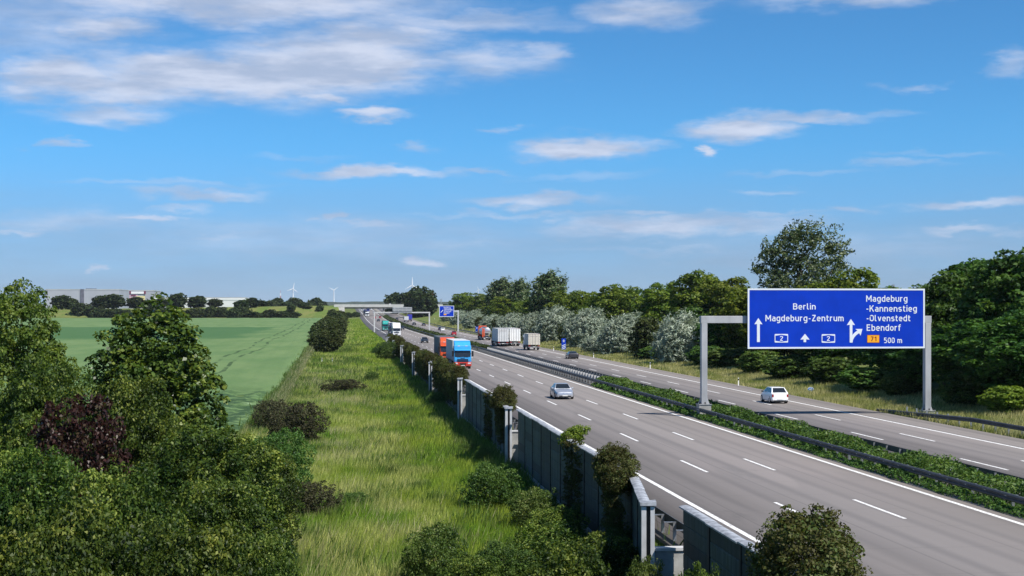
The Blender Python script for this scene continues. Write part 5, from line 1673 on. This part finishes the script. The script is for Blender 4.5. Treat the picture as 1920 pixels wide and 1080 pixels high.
GM = 'shrubs scattered on the meadow'
MS = [(K_LOW, 588, 76, 905, 118, 'dusky brown shrub mound in the middle of the meadow', LEAF_BR), (K_LOW, 660, 79, 924, 78, 'small low shrub right of the brown mound', LEAF_BUSH),
      (K_SHRUB[0], 815, 56, 985, 120, 'round shrub at the bottom edge of the meadow', None), (K_SHRUB[1], 918, 77, 872, 118, 'dark shrub in front of the noise barrier end post', None),
      (K_SHRUB[0], 998, 70, 916, 100, 'bright green shrub at the foot of the teal planks', LEAF_H), (K_SHRUB[1], 1035, 58, 985, 170, 'olive shrub at the bottom, left of the tall end post', LEAF_C),
      (K_SHRUB[0], 1130, 53, 1005, 190, 'shrub standing against the tall light end post', LEAF_C), (K_SHRUB[1], 940, 55, 1020, 150, 'low shrub at the bottom edge between two larger ones', LEAF_BUSH),
      (K_SHRUB[0], 1215, 47.5, 1050, 90, 'leafy shrub in front of the gap in the barrier', LEAF_H),
      (K_LOW, 888, 108, 832, 58, 'small bramble in the green grass near the wall', LEAF_BUSH), (K_SHRUB[1], 968, 94, 868, 44, 'fresh green sapling shrub beside the second end post', LEAF_H),
      (K_SHRUB[0], 820, 158, 735, 44, 'shrub at the foot of the third wall', None), (K_SHRUB[1], 697, 210, 697, 30, 'lone dark shrub far up the meadow', None),
      (K_SHRUB[0], 725, 285, 640, 46, 'shrub before the far end of the barrier', None), (K_SHRUB[1], 708, 312, 650, 30, 'small shrub left of the farthest wall', None),
      (K_SHRUB[0], 1045, 66, 950, 120, 'shrub between the bright green shrub and the tall post, by the planks', LEAF_C), (K_SHRUB[1], 1160, 57, 985, 90, 'dark shrub under the creeper mound at the tall post', LEAF_BUSH), (K_SHRUB[0], 880, 52, 1040, 130, 'low shrub right of the round one at the bottom edge', LEAF_C), (K_SHRUB[1], 1060, 46, 1030, 190, 'bottom edge shrub in front of the barrier foot', LEAF_C), (K_SHRUB[0], 1090, 73, 905, 60, 'small dark shrub at the foot of the bare planks', LEAF_BUSH), (K_SHRUB[1], 905, 100, 838, 40, 'weedy shrub at the wall foot beside the second post', LEAF_BUSH), (K_SHRUB[0], 1300, 41, 1065, 120, 'shrub at the very bottom, right of the barrier gap', LEAF_C),
      (K_LOW, 628, 66, 1018, 50, 'low dark tuft of weeds in the near meadow', LEAF_BUSH),      (K_LOW, 640, 185, 712, 90, 'dry bramble strip by the field corner', LEAF_BR), (K_LOW, 735, 168, 752, 30, 'low weedy patch in the middle of the meadow', LEAF_BUSH)]
for i, (k, px, zc, top, w, lb, cm) in enumerate(MS):
    bw, bh = (3.4, 1.9) if k is K_LOW else (3.2, 2.5)
    plant(k, 'shrub', px, zc, lb, 'shrub', top, W=w, group=GM, base_w=bw, base_h=bh, seed=i, cm=cm, trunk='stems')

# bushes in a row between meadow and field, running towards the bridge
GR = 'row of bushes along the field edge'
for i, (zc, x, w, h) in enumerate([(322, -3.4, 6.5, 4.6), (340, -5.4, 5.5, 4.2), (365, -2.6, 7, 5.6), (395, -5.0, 7, 5.2), (430, -2.4, 7.5, 5.8), (470, -4.6, 8, 5.8), (510, -2.2, 8.5, 5.8), (560, -4.3, 9, 5.8), (615, -2.4, 9, 5.6),
                                    (680, -3.8, 10, 6.6), (750, -2.4, 10, 6.4), (830, -3, 11, 6), (905, -3, 11, 5.6)]):
    K_ROWBUSH[i % 2].put('bush', (x, zc, gzf(x, zc)), 'nearest dark bush of the row between field and meadow' if i == 0 else 'dark bush in the row between wheat field and meadow', 'bush', GR, i * 1.3, (w / 7, w / 7, h / 6.2), LEAF_D)

# hedge and trees behind the wheat field
GF = 'hedge and trees behind the wheat field'
rf = random.Random(5)
for i in range(19):
    px = 150 + i * 22 + rf.uniform(-6, 6)
    if px > 575: break
    x, y = PD(px, 1000 + rf.uniform(-6, 20)); w = rf.uniform(11, 16)
    h = rf.uniform(5.2, 7.5) * (.75 if px > 470 else 1)
    K_FARBUSH[i % 2].put('hedge_bush', (x, y, gzf(x, y) - .3), 'dark bush of the hedge at the back of the wheat field', 'bush', GF, rf.uniform(0, 6), (w / 11, w / 11, h / 6.5))
FT = [(115, 555, 34, 'round tree in front of the left half of the grey warehouse'), (135, 560, 24, 'smaller tree just left of the dark strip on the grey warehouse'), (188, 556, 30, 'tree in front of the right half of the grey warehouse'), (210, 553, 40, 'broad tree at the right corner of the grey warehouse'),
      (255, 558, 34, 'tree under the painted hall end'), (300, 560, 34, 'tree in the gap between painted hall and white hall'), (331, 551, 32, 'tall rounded tree at the left end of the white hall'), (368, 556, 36, 'rounded tree before the left part of the white hall'), (404, 561, 24, 'small round tree before the middle of the white hall'),
      (452, 563, 26, 'tree at the right end of the white hall'), (474, 559, 24, 'taller tree just right of the white hall'), (490, 564, 30, 'low tree next right after the taller one beside the white hall'), (545, 572, 16, 'small dark tree on the bank below the left wind turbine'), (576, 574, 16, 'small dark tree at the field corner before the bridge bank')]
for i, (px, top, w, lb) in enumerate(FT):
    zc = 1030 + (i % 3) * 9
    plant(K_FAR[i % 3], 'broadleaf_tree', px, zc, lb, 'tree', top, W=w * 1.1, group=GF, base_w=9, base_h=10.5, seed=i)
for i in range(9):
    px = 505 + i * 12; x, y = PD(px, 1330 + (i % 3) * 30)
    K_FARBUSH[i % 2].put('broadleaf_tree', (x, y, gzf(x, y) - 1), 'distant tree on the horizon left of the bridge', 'tree', 'distant trees behind the bridge bank', i, (1.5, 1.5, 1.5 + .4 * math.sin(i * 2)))
# shrubs on the bank left of the bridge
for i, (px, zc) in enumerate(((600, 1035), (622, 1030), (565, 1040), (655, 1012), (668, 1008))):
    x, y = PD(px, zc)
    K_FARBUSH[i % 2].put('bush', (x, y, gzf(x, y) - .2), 'bush on the grassy bank beside the bridge', 'bush', 'bushes on the bridge bank', i, (.55, .55, .55))

# dark clump right of the bridge
for px, zc, top, w, lb in ((740, 1110, 551, 36, 'dark tree behind the bridge, left of the clump'), (762, 1105, 549, 34, 'dark tree behind the bridge, middle of the clump'),
                           (791, 985, 541, 46, 'broad dark tree in front of the right end of the bridge'), (778, 1000, 556, 30, 'lower dark tree at the right end of the bridge'),
                           (806, 990, 560, 22, 'small dark tree right of the broad one by the bridge'), (822, 1200, 571, 40, 'low dark trees behind the exit sign'), (848, 1250, 572, 40, 'low dark tree right of the exit sign')):
    plant(K_FAR[int(px) % 3], 'broadleaf_tree', px, zc, lb, 'tree', top, W=w * 1.12, group='dark trees by the bridge', base_w=9, base_h=10.5, seed=int(px))

# right bank: silver bushes in front, green trees behind
GS = 'silver leaved trees along the right bank'
SV = [(1266, 51.2, 592, 92, 'lone silver leaved tree just left of the gantry post'), (1163, 52.0, 594, 92, 'wide silver tree left of the dark gap'), (1095, 52.5, 584, 86, 'tall silver tree behind the sports car'),
      (1032, 53, 580, 72, 'silver tree behind the blue countdown board'), (990, 53.5, 590, 46, 'silver tree right of the beige box truck'), (955, 54, 590, 54, 'silver tree behind the white trucks'), (918, 54.5, 592, 44, 'silver tree above the tanker'),
      (884, 54, 584, 40, 'silver tree right of the exit sign post'), (858, 56, 584, 34, 'silver tree at the exit sign post'), (838, 58, 584, 28, 'farthest silver tree under the exit sign'), (1126, 50.5, 626, 80, 'low silver bush in front of the taller silver trees')]
for i, (px, X, top, w, lb) in enumerate(SV):
    plant(K_SILVER[i % 3], 'silver_tree', px, 0, lb, 'tree', top, W=w, group=GS, base_w=8.4, base_h=7.8, seed=-1 if i % 2 else -1, X=X)

GT = 'green trees on the right bank'
TR = [(872, 70, 549, 60, 'first green tree right of the far exit sign'), (905, 72, 552, 60, 'green tree behind the tanker, in front of the left far poplar'), (952, 66, 556, 72, 'yellow green tree below the left far poplar'), (985, 70, 562, 60, 'low green tree in the notch between the far poplars'),
      (1020, 66, 559, 76, 'green tree at the foot of the right far poplar'), (1062, 64, 548, 78, 'green tree just right of the right far poplar'), (1092, 67, 546, 86, 'green tree over the tall silver tree behind the sports car'), (1130, 64, 551, 86, 'green tree rising behind the low silver bush'),
      (1166, 66, 537, 104, 'rounded green tree above the wide silver tree'), (1206, 74, 543, 70, 'dark tree top in the dip behind the row of green trees'), (1252, 64, 536, 120, 'rounded green tree behind the lone silver tree'), (1318, 64, 513, 132, 'tall leafy tree above the left gantry beam'),
      (1372, 66, 521, 120, 'leafy tree between the gantry beam and the poplar'), (1305, 60, 575, 100, 'low dark tree right behind the left gantry post'), (1412, 62, 545, 140, 'green tree at the upper left corner of the big sign'), (1352, 58, 600, 120, 'low tree under the left gantry beam'), (1470, 60, 560, 150, 'tree hidden behind the left half of the big sign'),
      (1540, 64, 540, 170, 'tree behind the middle of the big sign, below the poplar'), (1600, 66, 506, 150, 'green tree showing over the top of the big sign right of the poplar'), (1655, 64, 545, 150, 'tree behind the right half of the big sign'), (1572, 58, 590, 170, 'low tree seen under the middle of the big sign'), (1725, 62, 535, 110, 'narrow green tree at the upper right corner of the big sign'), (1708, 58, 575, 190, 'dark tree behind the right gantry post'),
      (1790, 60, 508, 190, 'leafy tree between the big sign and the right edge'), (1838, 64, 488, 200, 'tall green tree second from the right edge'), (1900, 60, 482, 230, 'tall green tree at the right edge of the picture'), (1960, 62, 466, 240, 'tree cut off by the right edge, top out of its row'), (1850, 56.5, 600, 230, 'low tree in front of the tall ones, near the right edge'), (1935, 56.5, 590, 240, 'low tree cut by the right edge above the fresh light bush'), (1770, 56.5, 615, 180, 'low tree just right of the right gantry post')]
for i, (px, X, top, w, lb) in enumerate(TR):
    plant(K_BROAD[i % 3], 'broadleaf_tree', px, 0, lb, 'tree', top, W=w, group=GT, base_w=9.5, base_h=13, seed=i, X=X, cm=LEAF_G if px > 1700 or px in (1206, 1305, 1352, 1572) else None)
plant(K_POPLAR, 'poplar_tree', 1500, 0, 'tall wind swept poplar rising above the big blue sign', 'tree', 426, H=None, base_w=14, base_h=20.5, seed=-1, X=66)
plant(K_POPLAR2, 'poplar_tree', 1024, 0, 'tall dark poplar, right one of the far pair', 'tree', 508, W=74, group='far tall poplars', base_w=9.5, base_h=20, seed=-1, X=66)
plant(K_POPLAR2, 'poplar_tree', 936, 0, 'tall dark poplar, left one of the far pair', 'tree', 521, W=64, group='far tall poplars', base_w=9.5, base_h=20, seed=-1, X=68)
plant(K_POPLAR2, 'poplar_tree', 972, 0, 'lower dark poplar between the far tall ones', 'tree', 522, W=44, group='far tall poplars', base_w=9.5, base_h=20, seed=-1, X=70)
US = [(1212, 51.5, 600, 58, 'dark green bush between the lone silver tree and its neighbour'), (1060, 52.5, 604, 26, 'dark bush between two silver trees, behind the countdown board'), (1008, 53, 600, 24, 'dark bush between silver trees above the beige truck'), (934, 54, 600, 22, 'dark bush between silver trees behind the light grey truck'), (900, 54.5, 596, 18, 'dark bush between silver trees left of the tanker'),
      (1365, 54, 655, 90, 'dark green bush right of the left gantry post'), (1425, 53.5, 660, 80, 'bright green bush behind the white hatchback'), (1490, 53, 668, 110, 'leafy bush under the middle of the big sign'), (1560, 53.5, 672, 90, 'bush under the right half of the big sign'),
      (1640, 53.5, 690, 110, 'bush left of the right gantry post'), (1690, 53, 700, 70, 'dark bush just left of the right gantry post'), (1800, 53, 735, 60, 'small bush right of the right gantry post'), (1893, 52.6, 726, 90, 'fresh light green bush at the right edge'), (1840, 54, 690, 130, 'dark bush behind the right verge near the edge'),
      (1330, 53.5, 650, 70, 'dark bush behind the left gantry post'), (1235, 52.5, 650, 60, 'small dark bush left of the lone silver tree'), (1215, 54, 640, 60, 'dark bush in the gap between silver trees')]
for i, (px, X, top, w, lb) in enumerate(US):
    plant(K_ROWBUSH[i % 2], 'bush', px, 0, lb, 'bush', top, W=w * 1.15, group='bushes at the foot of the right trees', base_w=7, base_h=6.2, seed=i, X=X, cm=LEAF_Y if px in (1893,) else (LEAF_H if px in (1425,) else LEAF_D if px < 1230 else None))

# creeper mounds over the barrier: (photo px of the mound, distance, length m, scale)
GC = 'creeper mounds on the noise barrier'
CR = [(11.25, 35.6, 1.0, 1.28, 'big creeper mound on the wall at the bottom edge, with pale flowers'), (10.85, 58.2, 1.0, .95, 'creeper mound behind the tall light end post'),
      (11.1, 101.5, 1.2, 1.0, 'brown green creeper mound at the second end post'), (11.25, 140.5, 1.6, .92, 'creeper mound just below the blue truck')]
for i, (x, zc, ln, s, lb) in enumerate(CR):
    me, hang = IVY[i % 2]
    o = tag(link('creeper', me), lb, 'creeper', GC)
    o.location = (x, (zc - x * ST) / CT, 1.9 - hang * s - .15); o.scale = (s, s * ln, s)
for k in range(2, 8):
    y0 = PTS[k][1] + 4.5; y1 = PTS[k + 1][1] - 3 if k < 7 else PTS[k][1] + 18
    n = 3 if k < 7 else 1; L = (y1 - y0) / n
    for q in range(n):
        o = tag(link('creeper', IVY_LONG[(k + q) % 2]), f'dark creeper hanging over the {("near end", "middle", "far end")[q]} of the {ordn[k]} staggered wall', 'creeper', GC)
        o.location = (11.45, y0 + L * (q + .5), -.85); o.scale = (1, L / 9.2, 1.0 + .08 * math.sin(k * 2.3 + q * 1.7))
r_ = random.Random(9)
cur = crown('creeper', 140, [(-.12 + r_.uniform(-.05, .05), (q - 2.5) * .75, 3.4 - j * .75, .20, .5, .55) for q in range(6) for j in range(5)], 9000, (.09, .06), LEAF_I, clump=.14, per=20, up=.2, rnd=.8, wind=(0, 0, 0), inner=.05)
for x, zc, s, lb in ((11.42, 71.5, 1.0, 'dark curtain of creeper hanging down the planks below the yellow green plant'), (11.46, 113, 1.1, 'dark curtain of creeper on the bare planks of the second wall')):
    o = tag(link('creeper', cur), lb, 'creeper', GC); o.location = (x, (zc - x * ST) / CT, -1.7); o.scale = (1, s, .97)
lo_t = lobes_round(120, 1.3, .95, 0, 6)
tuft = tag(link('wall_plant', crown('wall_plant', 120, lo_t, 2200, (.13, .08), LEAF_Y, clump=.2, per=10)), 'bright yellow green plant sprouting on the wall top', 'plant')
x = 11.5; y = (74 - x * ST) / CT
tuft.location = (x, y, 1.55)

# median hedge: near part, and the part far ahead
tag(link('median_hedge', hedge_mesh('median_hedge', 201, 28.45, 30.95, 38, 164, 1.0, 66000, (.15, .085), LEAF_BUSH, 1.5, patchy=.4)), 'low green hedge between the rails in the near median', 'hedge')
tag(link('median_hedge', hedge_mesh('median_hedge', 202, 28.3, 30.9, 302, 1010, 1.05, 26000, (.34, .22), LEAF_D, 1.5, patchy=.3)), 'far part of the median hedge, beyond the bare stretch', 'hedge')
tag(link('median_weeds', hedge_mesh('median_weeds', 203, 27.45, 28.3, 38, 160, .42, 26000, (.13, .08), LEAF_BUSH, 1.4)), 'leafy weeds under the rail along the left edge of the median', 'weeds', kind='stuff')

# ------------------------------------------------------------------ summer haze over the plain
hz = MB().bb(-9200, 9200, -420, 13200, -5, 125).build('haze', None)
HM = bpy.data.materials.new('haze'); HM.use_nodes = True
ht = HM.node_tree; ht.nodes.clear()
pv = N(ht, 'VolumePrincipled'); pv.inputs['Density'].default_value = .00003; pv.inputs['Color'].default_value = (.80, .88, 1.0, 1)
pv.inputs['Anisotropy'].default_value = .0
ho = N(ht, 'OutputMaterial'); ht.links.new(pv.outputs[0], ho.inputs['Volume'])
hz.data.materials.append(HM)
hz['kind'] = 'stuff'
